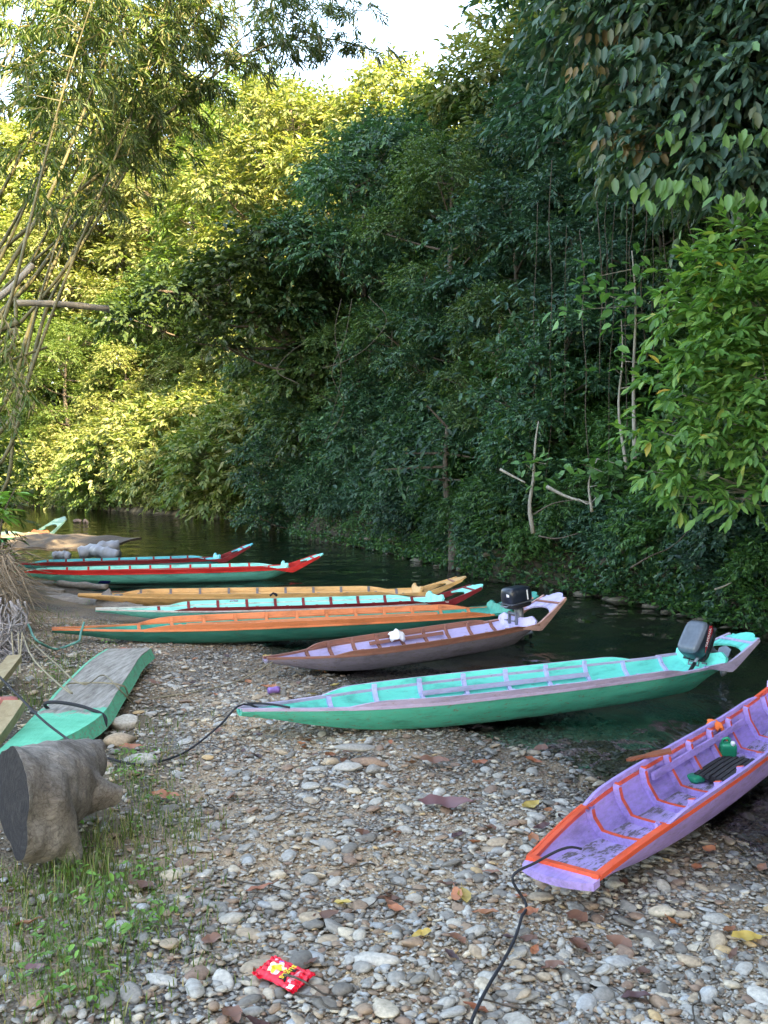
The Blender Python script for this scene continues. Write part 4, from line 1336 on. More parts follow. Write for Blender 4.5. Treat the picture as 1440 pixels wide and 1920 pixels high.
for (px, D, tp, k, rz) in [(590, 22.6, 700, 'round_b', 1.1), (650, 20.8, 730, 'round_c', 2.2), (720, 19.2, 720, 'round_a', 3.3), (790, 17.6, 730, 'round_b', 4.4), (850, 16.0, 740, 'round_c', 0.6), (900, 15.0, 720, 'round_a', 5.5), (960, 14.2, 730, 'round_b', 1.9), (560, 23.6, 720, 'round_c', 4.9), (1060, 13.0, 560, 'round_c', 0.2)]:
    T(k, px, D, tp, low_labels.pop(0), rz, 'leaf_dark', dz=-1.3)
T('tall_a', 985, 26, -30, "tall tree with bright yellow top against the white sky", 2.6, 'leaf_lit')
# unseen trees added beside and behind the viewer to shade the beach and forest wall
for i, (x, y, s, k) in enumerate([(8.4, 4.5, 1.1, 'tall_a'), (7.6, 15.0, 1.4, 'tall_b'), (9.5, 18.5, 1.25, 'tall_a'), (10.5, 13.0, 1.3, 'tall_b'), (6.6, 20.5, 1.1, 'tall_b'), (9.5, 23.5, 1.2, 'tall_b'), (8.9, 0.5, 1.2, 'tall_b'), (11.5, 1.5, 1.1, 'tall_a'), (11.0, -4.0, 1.25, 'tall_b'), (13.0, -1.5, 1.15, 'tall_a'), (12.0, -8.0, 1.15, 'tall_b'), (8.2, 8.6, 1.3, 'tall_b'),
                                  (15, -6, 1.25, 'tall_a'), (12.5, 6.5, 1.1, 'tall_b'), (13.5, -13, 1.25, 'tall_a'), (11.8, -15.5, 1.6, 'tall_b'), (16.5, -11, 1.3, 'tall_b'), (15.5, -18, 1.3, 'tall_a'), (12.5, -22, 1.3, 'tall_b'), (19, -17, 1.4, 'tall_a'), (4.6, -17, 1.4, 'tall_a'), (0.5, -20, 1.3, 'tall_b'), (8.0, -24, 1.5, 'tall_a'), (9.5, -19, 1.45, 'tall_b')]):
    grow(k, (x, y, hz(x, y)), i * 1.3, s * 1.0, "tall tree added on the banks to shade the beach, hidden behind nearer foliage or outside the picture", 'tree', 'trees added to shade the beach', 'leaf_blue')


def custom_tree(name, base, trunk, r, lobes, n_spray, per, sl, ll, lw, leaf, label, bark='bark', seed=3, cat='tree', twigs=5, **kw):
    b = Vector(base)
    rel = lambda p: tuple(Vector(p) - b)
    lb = [(*rel(l[0]), *l[1]) for l in lobes]
    o = make_tree(name, seed, [rel(p) for p in trunk], r, lb, n_spray, per, sl, ll, lw, leaf, bark, twigs, **kw)
    o.location = b
    tag(o, label, cat)
    return o


# branches reaching over the water from the corner
b = W(640, 930, 22.0)
custom_tree("overhanging_tree", b, [b - Vector((0, 0, .6)), W(610, 760, 21.8), W(520, 610, 21.2), W(400, 560, 20.8), W(300, 545, 20.5)], .16,
            [(W(330, 560, 20.6), (1.2, .9, .45)), (W(250, 600, 20.4), (.9, .8, .35)), (W(430, 520, 20.8), (1.4, 1.0, .6)), (W(520, 470, 21), (1.5, 1.1, .7)), (W(470, 600, 20.9), (1.2, .9, .4)), (W(560, 560, 21.3), (1.3, 1.1, .7)), (W(400, 640, 20.6), (.8, .7, .3)),
             (W(580, 690, 21.6), (1.0, .9, .8)), (W(585, 810, 21.8), (.8, .8, .8))],
            1500, 9, .5, .20, .05, 'leaf_olive', "dark branch of leaves stretching left over the water from the bank corner", seed=91, droop=.35)
# large leaved tree, upper right
b = Vector((6.2, 8.6 * K, hz(6.2, 8.6 * K)))
BIGL = [(W(1130, 40, 9.2), (.75, .7, .5)), (W(1260, 20, 8.8), (.9, .8, .6)), (W(1390, 60, 8.4), (.9, .8, .6)), (W(1180, 160, 9.0), (.7, .6, .45)), (W(1310, 170, 8.6), (.9, .8, .5)), (W(1430, 190, 8.2), (.8, .7, .5)),
        (W(1180, 240, 9.0), (.5, .5, .3)), (W(1290, 290, 8.5), (.75, .6, .4)), (W(1400, 320, 8.2), (.75, .6, .4)), (W(1500, 120, 8.2), (1, .9, .9)), (W(1340, -110, 8.8), (1.1, .9, .8)), (W(1150, -90, 9.4), (.9, .8, .7)), (W(1490, 330, 8), (.7, .6, .4))]
big = custom_tree("large_leaved_tree", b, [b - Vector((0, 0, .6)), W(1560, 700, 8.6), W(1480, 350, 8.6), W(1380, 80, 8.8), W(1330, -80, 8.9)], .15, BIGL,
                  1350, 9, .42, .175, .036, 'leaf_big', "tree with large drooping grey-green leaves overhanging from the upper right", seed=17, droop=.75, quad=True, shell=(.4, 1.05))
rs = np.random.RandomState(5)
Vq, Fq = leaves_np(np.zeros((1, 3)), np.array([[1.0, 0, 0]]), np.array([[0, 0, 1.0]]), np.array([.22]), np.array([.048]), True, .3, .2)
me_leaf = {k: mesh_np("leaf", Vq, Fq) for k in ('leaf_big', 'leaf_big_light', 'leaf_big_brown')}
for k in me_leaf: me_leaf[k].materials.append(M[k])


def add_leaf(root, me, p, d, n, s):
    d = Vector(d).normalized(); n = Vector(n)
    y = n.cross(d).normalized(); z = d.cross(y)
    R = Matrix((d, y, z)).transposed()
    o = bpy.data.objects.new("leaf", me)
    COL.objects.link(o)
    o.parent = root
    o.location = Vector(p) - root.location
    o.rotation_euler = R.to_euler()
    o.scale = (s, s, s)
    return o


nleaf = 0
sprays = [(1275, 240, 8.1, 'l', 7), (1330, 245, 8.0, 'l', 7), (1265, 335, 8.0, 'l', 8), (1310, 330, 7.9, 'l', 9), (1400, 245, 7.7, 'l', 7), (1395, 355, 7.6, 'l', 9), (1430, 240, 7.6, 'l', 6), (1255, 365, 8.0, 'l', 5), (1230, 340, 8.1, 'l', 4), (1375, 90, 8.0, 'l', 4),
          (1190, 240, 8.6, 'b', 8), (1215, 225, 8.5, 'b', 9), (1160, 250, 8.7, 'b', 7), (1235, 250, 8.5, 'b', 7), (1175, 200, 8.6, 'b', 6), (1110, 120, 9, 'b', 6), (1130, 60, 9, 'b', 6), (1215, 275, 8.5, 'b', 5)]
for i in range(12):
    sprays.append((rs.uniform(1130, 1450), rs.uniform(10, 360), rs.uniform(7.7, 8.6), 'n', 6))
for (px, py, D, kind, n) in sprays:
    c = W(px, py, D)
    dirx = rs.uniform(-1, -.2)
    me = me_leaf[{'l': 'leaf_big_light', 'b': 'leaf_big_brown', 'n': 'leaf_big'}[kind]]
    for j in range(n):
        if nleaf >= 300: break
        t = (j - n / 2) / n
        p = c + Vector((t * .5, rs.uniform(-.1, .1), -abs(t) * .12 + rs.uniform(-.03, .03)))
        d = Vector((rs.uniform(-.5, .5) + dirx * .2, rs.uniform(-.5, .1), -rs.uniform(.6, 1.2)))
        add_leaf(big, me, p, d, Vector((rs.uniform(-.5, .5), -1, .6)), rs.uniform(.6, .95))
        nleaf += 1
# bright bush at the right edge
b = Vector((5.4, 7.4 * K, hz(5.4, 7.4 * K)))
BL = [(W(1400, 480, 7.5), (.45, .5, .26)), (W(1330, 540, 7.4), (.42, .5, .28)), (W(1420, 590, 7.2), (.5, .5, .35)), (W(1290, 600, 7.4), (.32, .4, .2)), (W(1350, 670, 7.3), (.42, .5, .30)), (W(1440, 720, 7.1), (.45, .5, .4)),
      (W(1280, 740, 7.3), (.36, .4, .28)), (W(1350, 790, 7.2), (.42, .45, .3)), (W(1430, 840, 7.1), (.42, .4, .3)), (W(1240, 810, 7.4), (.24, .3, .18)), (W(1310, 880, 7.3), (.32, .35, .22)), (W(1235, 880, 7.5), (.2, .3, .16)), (W(1400, 930, 7.2), (.3, .3, .2)), (W(1500, 620, 7.2), (.6, .5, .7)), (W(1270, 930, 7.4), (.18, .2, .14))]
bush = custom_tree("bright_bush", b, [b - Vector((0, 0, .4)), W(1560, 760, 7.5), W(1480, 640, 7.4), W(1400, 560, 7.4)], .05, BL,
                   600, 8, .28, .135, .026, 'leaf_bush', "bright green bush with glossy leaves hanging over the bank at the right edge", 'pale_bark', seed=29, cat='bush', droop=.35, quad=True, shell=(.45, 1.1))
me_bl = mesh_np("leaf", *leaves_np(np.zeros((1, 3)), np.array([[1.0, 0, 0]]), np.array([[0, 0, 1.0]]), np.array([.15]), np.array([.030]), True, .35, .22))
me_bl.materials.append(M['leaf_bush'])
cnt = 0
while cnt < 300:
    l = BL[rs.randint(len(BL))]
    dd = Vector((rs.normal(-.3, .8), -abs(rs.normal(.5, .6)), rs.normal(.1, .7))).normalized()
    tipc = Vector(l[0]) + Vector((dd.x * l[1][0], dd.y * l[1][1], dd.z * l[1][2])) * rs.uniform(.95, 1.2)
    for j in range(6):
        a = j * 1.05 + rs.uniform(0, .4)
        d = dd * .7 + Vector((math.cos(a), .35 * math.sin(a), math.sin(a) * .8 - .25))
        add_leaf(bush, me_bl, tipc, d, Vector((0, -.3, 1)), rs.uniform(.75, 1.15))
        cnt += 1

# ------------------------------------------------------------------ small plants, protos
def fern_proto(seed):
    rs = np.random.RandomState(seed)
    root = empty("fern")
    Ps, Ds, Ns, Ls, Ws = [], [], [], [], []
    st = MB()
    for k in range(9):
        a = k * 0.7 + rs.uniform(-.2, .2)
        out = np.array([math.cos(a), math.sin(a), 0])
        Lf = rs.uniform(.45, .75)
        prev = []
        for i in range(15):
            t = i / 14
            p = out * Lf * (t * .95) + UP * (Lf * (.75 * t - .85 * t * t) + .03)
            prev.append(p)
        st.tube([tuple(p) for p in prev[::2]], .004, 3, cap=False)
        sd = np.cross(out, UP)
        for i in range(2, 15):
            t = i / 14
            tan = nrm(prev[i] - prev[i - 1])
            ln = .17 * math.sin(math.pi * (.12 + .86 * (1 - t))) * Lf / .6
            for sg in (1, -1):
                Ps.append(prev[i]); Ds.append(sd * sg * .9 + tan * .45 - UP * .15); Ns.append(UP); Ls.append(max(.03, ln)); Ws.append(.016)
    V, Fq = leaves_np(np.array(Ps), np.array(Ds), np.array(Ns), np.array(Ls), np.array(Ws))
    link("fronds", mesh_np("fronds", V, Fq), M['leaf_fern'], root)
    st.build("stalks", M['leaf_fern'], root, fix=False)
    return root


def broad_proto(seed, n=26, h=.9, ll=.2, lw=.06, mat='leaf_broad', name="broad_leaved_plant", sr=.014, sm='bark'):
    rs = np.random.RandomState(seed)
    root = empty(name)
    st = MB()
    Ps, Ds, Ns, Ls, Ws = [], [], [], [], []
    for s_ in range(3):
        a = s_ * 2.1
        e = np.array([math.cos(a) * h * .3, math.sin(a) * h * .3, h * rs.uniform(.7, 1)])
        pts = [np.array([0, 0, -.1]), e * np.array([.4, .4, .5]), e]
        sp = [np.array(p) for p in smooth_pts(pts, 8)]
        st.tube([tuple(p) for p in sp], [sr * (1 - i / 9) for i in range(8)], 4, cap=False)
        for i in range(n // 3):
            t = rs.uniform(.35, 1)
            p = sp[int(t * 7)]
            aa = i * 2.4 + rs.uniform(-.3, .3)
            Ps.append(p + np.array([math.cos(aa), math.sin(aa), 0]) * .04); Ds.append(np.array([math.cos(aa), math.sin(aa), rs.uniform(-.5, .35)])); Ns.append(UP + rs.normal(0, .2, 3)); Ls.append(ll * rs.uniform(.7, 1.2)); Ws.append(lw * rs.uniform(.8, 1.2))
    V, Fq = leaves_np(np.array(Ps), np.array(Ds), np.array(Ns), np.array(Ls), np.array(Ws), True, .2, .2)
    link("leaves", mesh_np("leaves", V, Fq), M[mat], root)
    st.build("stem", M[sm], root, fix=False)
    return root


fp = [fern_proto(3), fern_proto(8)]
bp_ = [broad_proto(4), broad_proto(9, 36, 1.2, .17, .06)]
used = set()


def put(proto, loc, rz, s, label, cat, group, tilt=None):
    if id(proto) in used:
        o = dup(proto, loc, rz, s)
    else:
        used.add(id(proto)); o = proto; place(o, loc, rz, s)
    if tilt: o.rotation_euler = (tilt[0], tilt[1], rz)
    tag(o, label, cat, group)
    return o


def bank_point(t, e):
    """t along the right shore polyline between (4.9,6.2) and the corner, e metres inland"""
    pl = [(4.9, 6.2 * K)] + R_SHORE[4:12]
    seg = [math.dist(a, b) for a, b in zip(pl[:-1], pl[1:])]
    d = t * sum(seg)
    for a, b, l in zip(pl[:-1], pl[1:], seg):
        if d <= l:
            f = d / l
            tx, ty = (b[0] - a[0]) / l, (b[1] - a[1]) / l
            return a[0] + (b[0] - a[0]) * f + ty * e, a[1] + (b[1] - a[1]) * f - tx * e
        d -= l
    return pl[-1]


for i in range(120):
    x, y = bank_point(rnd.random() ** 1.7 * .8, rnd.uniform(.15, 2.2))
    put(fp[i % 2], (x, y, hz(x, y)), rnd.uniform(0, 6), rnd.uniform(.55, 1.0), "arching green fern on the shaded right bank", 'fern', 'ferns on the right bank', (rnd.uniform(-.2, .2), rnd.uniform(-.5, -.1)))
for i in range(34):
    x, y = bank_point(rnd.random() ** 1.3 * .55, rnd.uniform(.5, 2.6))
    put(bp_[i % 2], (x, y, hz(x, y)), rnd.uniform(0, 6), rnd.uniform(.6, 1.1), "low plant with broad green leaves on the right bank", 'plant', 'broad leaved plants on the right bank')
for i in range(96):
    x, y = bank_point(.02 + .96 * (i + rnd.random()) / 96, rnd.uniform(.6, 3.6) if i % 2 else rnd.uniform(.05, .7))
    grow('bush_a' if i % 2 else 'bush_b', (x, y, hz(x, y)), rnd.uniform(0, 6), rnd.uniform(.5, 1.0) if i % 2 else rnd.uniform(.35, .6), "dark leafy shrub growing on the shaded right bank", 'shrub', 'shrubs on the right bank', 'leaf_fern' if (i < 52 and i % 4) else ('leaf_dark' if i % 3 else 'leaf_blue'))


def leaf_carpet(name, pts, label, cat, mat, ll, lw, seed):
    rs = np.random.RandomState(seed)
    P = np.array(pts)
    n = len(P)
    D = nrm(rs.normal(0, 1, (n, 3)) * np.array([1, 1, .5]) + UP * .15)
    N = UP + rs.normal(0, .5, (n, 3))
    V, Fq = leaves_np(P, D, N, ll * rs.uniform(.5, 1.3, n), lw * rs.uniform(.7, 1.3, n))
    o = link(name, mesh_np(name, V, Fq), M[mat])
    tag(o, label, cat, kind='stuff')
    return o


cp = []
rs = np.random.RandomState(77)
for i in range(6500):
    t = rs.rand() ** 1.25
    e = abs(rs.normal(0, 1.1)) + .02
    cp.append((*bank_point(t, e), 0))
for i in range(2600):
    cp.append((*bank_point(rs.rand(), abs(rs.normal(.02, .18)) - .06), 0))
cp = np.array(cp)
cpz = np.maximum(height(cp[:, :2]), .02)
reps = []
for i in range(len(cp)):
    k = 7
    c = np.column_stack([cp[i, 0] + rs.normal(0, .07, k), cp[i, 1] + rs.normal(0, .07, k), np.full(k, cpz[i]) + rs.uniform(.0, .16, k)])
    reps.append(c)
reps = np.concatenate(reps)
leaf_carpet("bank_ground_cover", reps[::2], "low green creepers and seedlings covering the right bank", 'ground cover', 'leaf_fern', .085, .022, 5)
leaf_carpet("bank_undergrowth", reps[1::2], "dark undergrowth leaves covering the right bank", 'ground cover', 'leaf_dark', .10, .026, 6)

fp_ = []
for i in range(2600):
    fp_.append(far_point(rs.rand(), abs(rs.normal(0, 2.5)) + .05))
fp_ = np.array(fp_)
fp_ = np.column_stack([fp_, height(fp_)])
fp_ = np.repeat(fp_, 6, axis=0) + np.column_stack([rs.normal(0, .25, (15600, 2)), rs.uniform(0, .45, 15600)])
leaf_carpet("far_bank_ground_cover", fp_, "sunlit low growth covering the far bank above the water", 'ground cover', 'leaf_lit', .26, .07, 9)

# saplings with pale stems on the bank
def sapling(name, path, r, leafpts, label, seed, ll=.19, lw=.06, n=30, spread=.35, mat='leaf_broad', bark='pale_bark', droop=.2):
    rs = np.random.RandomState(seed)
    b = Vector(path[0])
    root = empty(name, b)
    st = MB(); pts = smooth_pts([Vector(p) - b for p in path], 12)
    st.tube(pts, [r * (1 - .7 * i / 11) for i in range(12)], 6)
    st.build("stem", M[bark], root, True, fix=False)
    Ps = []
    tw = MB()
    for c in leafpts:
        c = np.array(Vector(c) - b)
        near = min(pts, key=lambda p: (Vector(c) - p).length)
        tw = MB(); tw.tube([near, Vector(c)], [r * .35, r * .15], 4, cap=False); tw.build("twig", M[bark], root, fix=False)
        Ps.append(c + rs.normal(0, spread * .4, (n, 3)) * np.array([1, 1, .6]))
    Ps = np.concatenate(Ps)
    D = nrm(rs.normal(0, 1, Ps.shape) * np.array([1, 1, .4]) - UP * droop)
    V, Fq = leaves_np(Ps, D, UP + rs.normal(0, .3, Ps.shape) - np.array([0, .3, 0]), ll * rs.uniform(.7, 1.2, len(Ps)), lw * rs.uniform(.8, 1.2, len(Ps)), True, .2, .15)
    link("leaves", mesh_np("leaves", V, Fq), M[mat], root)
    tag(root, label, 'sapling')
    return root


sapling("sapling", [W(1000, 1000, 10.9), W(993, 950, 10.9), W(1000, 900, 10.9), W(1005, 820, 11), W(1010, 790, 11)], .035, [W(1000, 850, 10.8), W(985, 870, 10.8), W(1025, 870, 10.8), W(1000, 905, 10.8)],
        "pale curved sapling with a few broad green leaves on the bank", 4, .17, .055, 7, .28)
sapling("sapling", [W(1190, 860, 10.2), W(1188, 700, 10.4), W(1192, 560, 10.5), W(1185, 470, 10.6)], .03, [W(1090, 580, 10.4), W(1130, 550, 10.4), W(1180, 560, 10.4), W(1220, 590, 10.4), W(1160, 610, 10.4), W(1110, 520, 10.5), W(1200, 500, 10.5)],
        "slim sapling with a flat spray of broad green leaves between the trees", 6, .19, .055, 16, .5)
sapling("sapling", [W(1175, 880, 10.3), W(1160, 760, 10.4), W(1168, 660, 10.4), W(1165, 600, 10.4)], .024, [W(1150, 690, 10.3), W(1200, 680, 10.3), W(1210, 720, 10.3)],
        "thin pale stemmed sapling with round leaves beside the bright bush", 7, .15, .055, 10, .35)
sapling("sapling", [W(1005, 900, 13.2), W(1008, 800, 13.3), W(1004, 700, 13.3)], .045, [W(960, 640, 13.2), W(1040, 660, 13.2), W(1000, 720, 13.2), W(940, 740, 13.2), W(1060, 740, 13.2), W(1000, 780, 13.1), W(950, 570, 13.3), W(1030, 590, 13.3)],
        "small dark crowned tree with a bare grey trunk behind the sapling", 8, .20, .04, 45, 1.0, 'leaf_blue', 'bark', .5)
sapling("sapling", [W(850, 1075, 14.2), W(848, 1000, 14.3), W(835, 900, 14.5), W(838, 800, 14.6)], .10, [W(760, 850, 14.4), W(830, 820, 14.4), W(900, 860, 14.4), W(800, 900, 14.2), W(720, 880, 14.4), W(870, 900, 14.3), W(800, 760, 14.5)],
        "dark tree with a thick mossy trunk standing at the waterline", 9, .20, .036, 45, 1.0, 'leaf_dark', 'bark', .4)
sapling("sapling", [W(1110, 960, 9.4), W(1105, 900, 9.4), W(1120, 860, 9.4)], .02, [W(1090, 870, 9.3), W(1130, 885, 9.3), W(1160, 870, 9.3), W(1120, 910, 9.2)], "low sapling with large soft leaves below the bright bush", 12, .17, .055, 10, .35)

# hanging vines
vine_specs = [(1010, 1150, 380, 12.6), (1035, 1160, 300, 12.2), (1060, 820, 420, 12.0), (1120, 700, 330, 11.6), (1150, 900, 380, 11.0), (1172, 830, 300, 10.8), (1205, 680, 330, 10.6), (1225, 700, 380, 10.4), (1250, 640, 360, 10.2), (1290, 520, 340, 10.0),
              (1092, 860, 430, 11.5), (1140, 640, 360, 11.4), (1265, 620, 380, 10.3), (1185, 560, 340, 11.0)]
for i, (px, y1, y0, D) in enumerate(vine_specs):
    a, b2 = W(px, y0, D), W(px + rnd.uniform(-14, 14), min(y1, 900), D)
    pts = [a.lerp(b2, t) + Vector((rnd.uniform(-.05, .05), rnd.uniform(-.05, .05), 0)) for t in np.linspace(0, 1, 6)]
    q = MB(); q.tube(smooth_pts(pts, 16), rnd.uniform(.005, .009), 4)
    tag(q.build("hanging_vine", M['bark'], None, True, fix=False), "thin vine hanging straight down in the dark forest", 'vine', 'vines hanging in the forest wall')
for i, pp in enumerate([[(690, 555, 17.2), (725, 600, 17), (690, 650, 17), (640, 680, 17.2), (605, 690, 17.4)], [(640, 560, 17.6), (628, 620, 17.5), (640, 700, 17.4), (620, 790, 17.5)], [(735, 620, 17), (735, 660, 17), (740, 700, 17)],
                        [(660, 560, 17.5), (645, 640, 17.4), (622, 700, 17.3), (645, 760, 17.4), (610, 830, 17.6)], [(560, 720, 19), (520, 690, 19.5), (545, 660, 19.5), (575, 640, 19.5)]]):
    q = MB(); q.tube(smooth_pts([W(*p) for p in pp], 20), .008, 4)
    tag(q.build("trailing_vine", M['bark'], None, True, fix=False), ["pale vine sweeping in a long curve across the dark tree", "pale vine hanging loosely in front of the corner tree", "short straight aerial root hanging from the dark tree", "kinked pale vine hanging left of the dark tree", "bare twig reaching toward the sunlit gap"][i], 'vine')
# fallen branches on the bank
for i, (pp, r) in enumerate([([(938, 880, 10.6), (960, 892, 10.5), (985, 905, 10.4)], .022), ([(1025, 912, 10.2), (1060, 930, 10.1), (1085, 938, 10.0), (1112, 944, 10.0)], .026), ([(1000, 965, 10.2), (1035, 945, 10.1), (1085, 936, 10)], .012), ([(1085, 936, 10), (1105, 945, 9.9), (1120, 930, 9.9)], .01),
                             ([(1010, 1005, 9.8), (1040, 1010, 9.7), (1085, 1000, 9.6)], .012), ([(1182, 1065, 8.6), (1215, 1045, 8.6), (1260, 1025, 8.7), (1293, 993, 8.8)], .012), ([(1340, 1105, 8.0), (1355, 1100, 8), (1372, 1092, 8)], .012)]):
    q = MB(); q.tube(smooth_pts([W(*p) for p in pp], 10), [r * (1 - .5 * k / 9) for k in range(10)], 5)
    tag(q.build("fallen_branch", M['bark'] if i in (2, 4, 5) else M['pale_bark'], None, True, fix=False), ["bare pale stick poking left beside the curved sapling", "thick bare branch lying across the bank right of the curved sapling", "thin bare twig crossing behind the thick branch", "short forked twig at the branch end", "twig lying among the ferns below the sapling", "long thin stick leaning on the bank below the bright bush", "small pale stick near the waterline at the right"][i], 'branch')

# ------------------------------------------------------------------ bamboo
bb = Vector((-6.3, 8.6 * K, hz(-6.3, 8.6 * K)))
bamboo = empty("bamboo_clump", bb)
tag(bamboo, "tall arching bamboo clump leaning in from the upper left", 'bamboo')
culms = [[(20, 455, 8.8), (170, 340, 9.0), (330, 200, 9.4), (470, 98, 10), (600, 70, 10.7), (700, 95, 11.2)],
         [(0, 645, 8.5), (110, 520, 8.6), (220, 350, 8.8), (330, 120, 9.2), (400, -40, 9.6)],
         [(0, 870, 8.0), (60, 690, 8.1), (140, 480, 8.3), (230, 260, 8.6), (300, 60, 9), (350, -60, 9.2)],
         [(-30, 620, 9.5), (80, 500, 9.5), (150, 380, 9.6), (260, 170, 9.8), (390, 0, 10.2)],
         [(-40, 440, 9), (60, 250, 9), (140, 80, 9.2), (190, -60, 9.4)],
         [(-50, 260, 8), (10, 140, 8), (55, -20, 8.2)],
         [(-20, 560, 8.0), (90, 370, 8.2), (200, 100, 8.5), (270, -60, 8.8)],
         [(-10, 560, 10), (140, 420, 10.2), (300, 230, 10.6), (430, 90, 11), (560, 20, 11.8), (690, 20, 12.4)],
         [(-10, 480, 9.6), (90, 310, 9.8), (250, 130, 10.2), (420, 25, 10.8), (560, -20, 11.4)],
         [(-30, 700, 7.4), (20, 560, 7.4), (60, 400, 7.5), (110, 200, 7.7), (180, -20, 8)],
         [(10, 800, 8.6), (95, 560, 8.7), (180, 400, 8.9), (300, 240, 9.2), (420, 170, 9.8)],
         [(-20, 350, 9.5), (120, 200, 9.6), (260, 60, 10), (360, -30, 10.4)],
         [(-10, 610, 9.0), (70, 470, 9.1), (170, 250, 9.3), (230, 40, 9.6), (250, -80, 9.8)], [(5, 760, 9.2), (60, 600, 9.3), (130, 440, 9.4), (250, 300, 9.7), (360, 230, 10.2)], [(-20, 520, 8.6), (50, 380, 8.6), (120, 170, 8.8), (150, -20, 9)],
         [(0, 930, 8.3), (30, 760, 8.3), (75, 560, 8.4), (160, 330, 8.6), (280, 180, 9)], [(-30, 170, 8.8), (60, 40, 9), (130, -60, 9.2)]]
rs = np.random.RandomState(33)
for ci, pp in enumerate(culms):
    base = bb + Vector((rs.uniform(-.5, .5), rs.uniform(-.5, .5), -.2))
    wp = [W(*p) for p in pp]
    pts = smooth_pts([base, base.lerp(wp[0], .55) + Vector((-.15, 0, .25))] + wp, 46)
    R0 = rs.uniform(.024, .044)
    q = MB()
    rr = []
    for i in range(46):
        f = i / 45
        rr.append(R0 * (1 - .85 * f ** 1.3) * (1.12 if i % 2 == 0 else .97))
    q.tube([p - bb for p in pts], rr, 8)
    culm = q.build("culm", M['culm'], bamboo, True, fix=False)
    # side twigs with narrow leaves
    Ps, Ds, Ns, Ls, Ws = [], [], [], [], []
    tw = MB()
    for i in range(14, 46):
        f = i / 45
        py_ = 890 - (pts[i].z - CAMZ) / (pts[i].y) * F
        for k in range(0 if py_ > 420 else ((i % 2) if py_ > 310 else (1 if py_ > 210 else (2 if py_ > 120 else 3)))):
            a = rs.uniform(0, 6.28)
            tl = rs.uniform(.3, .8) * (1.15 - .5 * f)
            d0 = np.array([math.cos(a), math.sin(a), rs.uniform(-.1, .6)])
            p0 = np.array(pts[i] - bb)
            mid = p0 + d0 * tl * .5
            e = p0 + d0 * tl * np.array([1, 1, .5]) - UP * tl * .28
            tw.tube([tuple(p0), tuple(mid), tuple(e)], [.007, .005, .002], 3, cap=False)
            for c0 in (mid, .5 * (mid + e), e, e):
                n = 8
                dirb = nrm(e - mid)
                for j in range(n):
                    Ps.append(c0 + rs.normal(0, .03, 3))
                    Ds.append(dirb * .7 + rs.normal(0, .55, 3) - UP * .45)
                    Ns.append(UP + rs.normal(0, .6, 3)); Ls.append(rs.uniform(.12, .24)); Ws.append(rs.uniform(.007, .0125))
    V, Fq = leaves_np(np.array(Ps), np.array(Ds), np.array(Ns), np.array(Ls), np.array(Ws))
    link("foliage", mesh_np("foliage", V, Fq), M['leaf_bamboo'], culm)
    tag(tw.build("twigs", M['culm'], culm, fix=False), kind='stuff')
# cut bamboo poles sticking out of the clump
for pp, lab, r in [([(30, 568, 8.2), (110, 570, 8.4), (203, 579, 8.7)], "grey cut pole sticking out level from the bamboo", .035), ([(-30, 580, 7.6), (20, 540, 7.7), (62, 497, 7.8)], "short cut culm slanting up at the left edge", .032), ([(-30, 630, 7.6), (35, 605, 7.8)], "short dark stub of bamboo at the left edge", .03),
                   ([(20, 675, 8.2), (88, 651, 8.4)], "thin dead cane slanting up below the cut pole", .014), ([(-10, 700, 8.0), (25, 640, 8.1), (30, 560, 8.2)], "dead upright cane at the left edge", .02)]:
    q = MB(); q.tube(smooth_pts([W(*p) for p in pp], 10), [r * (1 + .06 * (k % 3 == 0)) for k in range(10)], 8)
    tag(q.build("bamboo_pole", M['pale_bark'] if r > .03 else M['culm'], None, True, fix=False), lab, 'bamboo pole')
# low hanging bamboo spray on the left edge
lowb = empty("bamboo_spray", W(-40, 640, 7.2))
tag(lowb, "hanging spray of pale green bamboo leaves at the left edge", 'bamboo')
Ps, Ds = [], []
st = MB()
for i in range(22):
    a0 = W(rs.uniform(-70, 25), rs.uniform(560, 760), rs.uniform(7, 7.5)); a1 = a0 + Vector((rs.uniform(.05, .3), 0, -rs.uniform(.25, .6)))
    st.tube([a0 - lowb.location, a1 - lowb.location], .004, 3, cap=False)
    for k in range(16):
        Ps.append(np.array(a0.lerp(a1, rs.rand()) - lowb.location)); Ds.append(np.array([rs.normal(.1, .6), rs.normal(0, .6), -rs.uniform(.2, 1.2)]))
Ps, Ds = np.array(Ps), np.array(Ds)
V, Fq = leaves_np(Ps, Ds, UP + rs.normal(0, .6, Ps.shape), rs.uniform(.1, .2, len(Ps)), rs.uniform(.008, .013, len(Ps)))
link("foliage", mesh_np("foliage", V, Fq), M['grass'], lowb)
tag(st.build("twigs", M['culm'], lowb, fix=False), kind='stuff')
o = broad_proto(21, 54, .55, .16, .026, 'weed', "leafy_plant")
p = W(-5, 1000, 6.4)
place(o, p, 0, 1.0); tag(o, "bright green plant with narrow leaves at the left edge above the roots", 'plant')
for (x, y, s) in [(-6.2, 10.4, .9), (-7.4, 12.2, 1.1), (-5.9, 7.0, .8), (-9.5, 15, 1.2), (-8.2, 10.5, 1.3)]:
    y = y * K
    grow('bush_a', (x, y, hz(x, y) - .1), rnd.uniform(0, 6), s, "green shrub on the left bank under the bamboo", 'shrub', 'shrubs on the left bank', 'leaf_mid')

# ------------------------------------------------------------------ shingle
def ico(sub):
    bm = bmesh.new()
    bmesh.ops.create_icosphere(bm, subdivisions=sub, radius=1.0)
    V = np.array([v.co[:] for v in bm.verts]); Fi = np.array([[v.index for v in f.verts] for f in bm.faces])
    bm.free()
    return V, Fi


I1, I2, I3 = ico(1), ico(2), ico(3)
rs = np.random.RandomState(101)


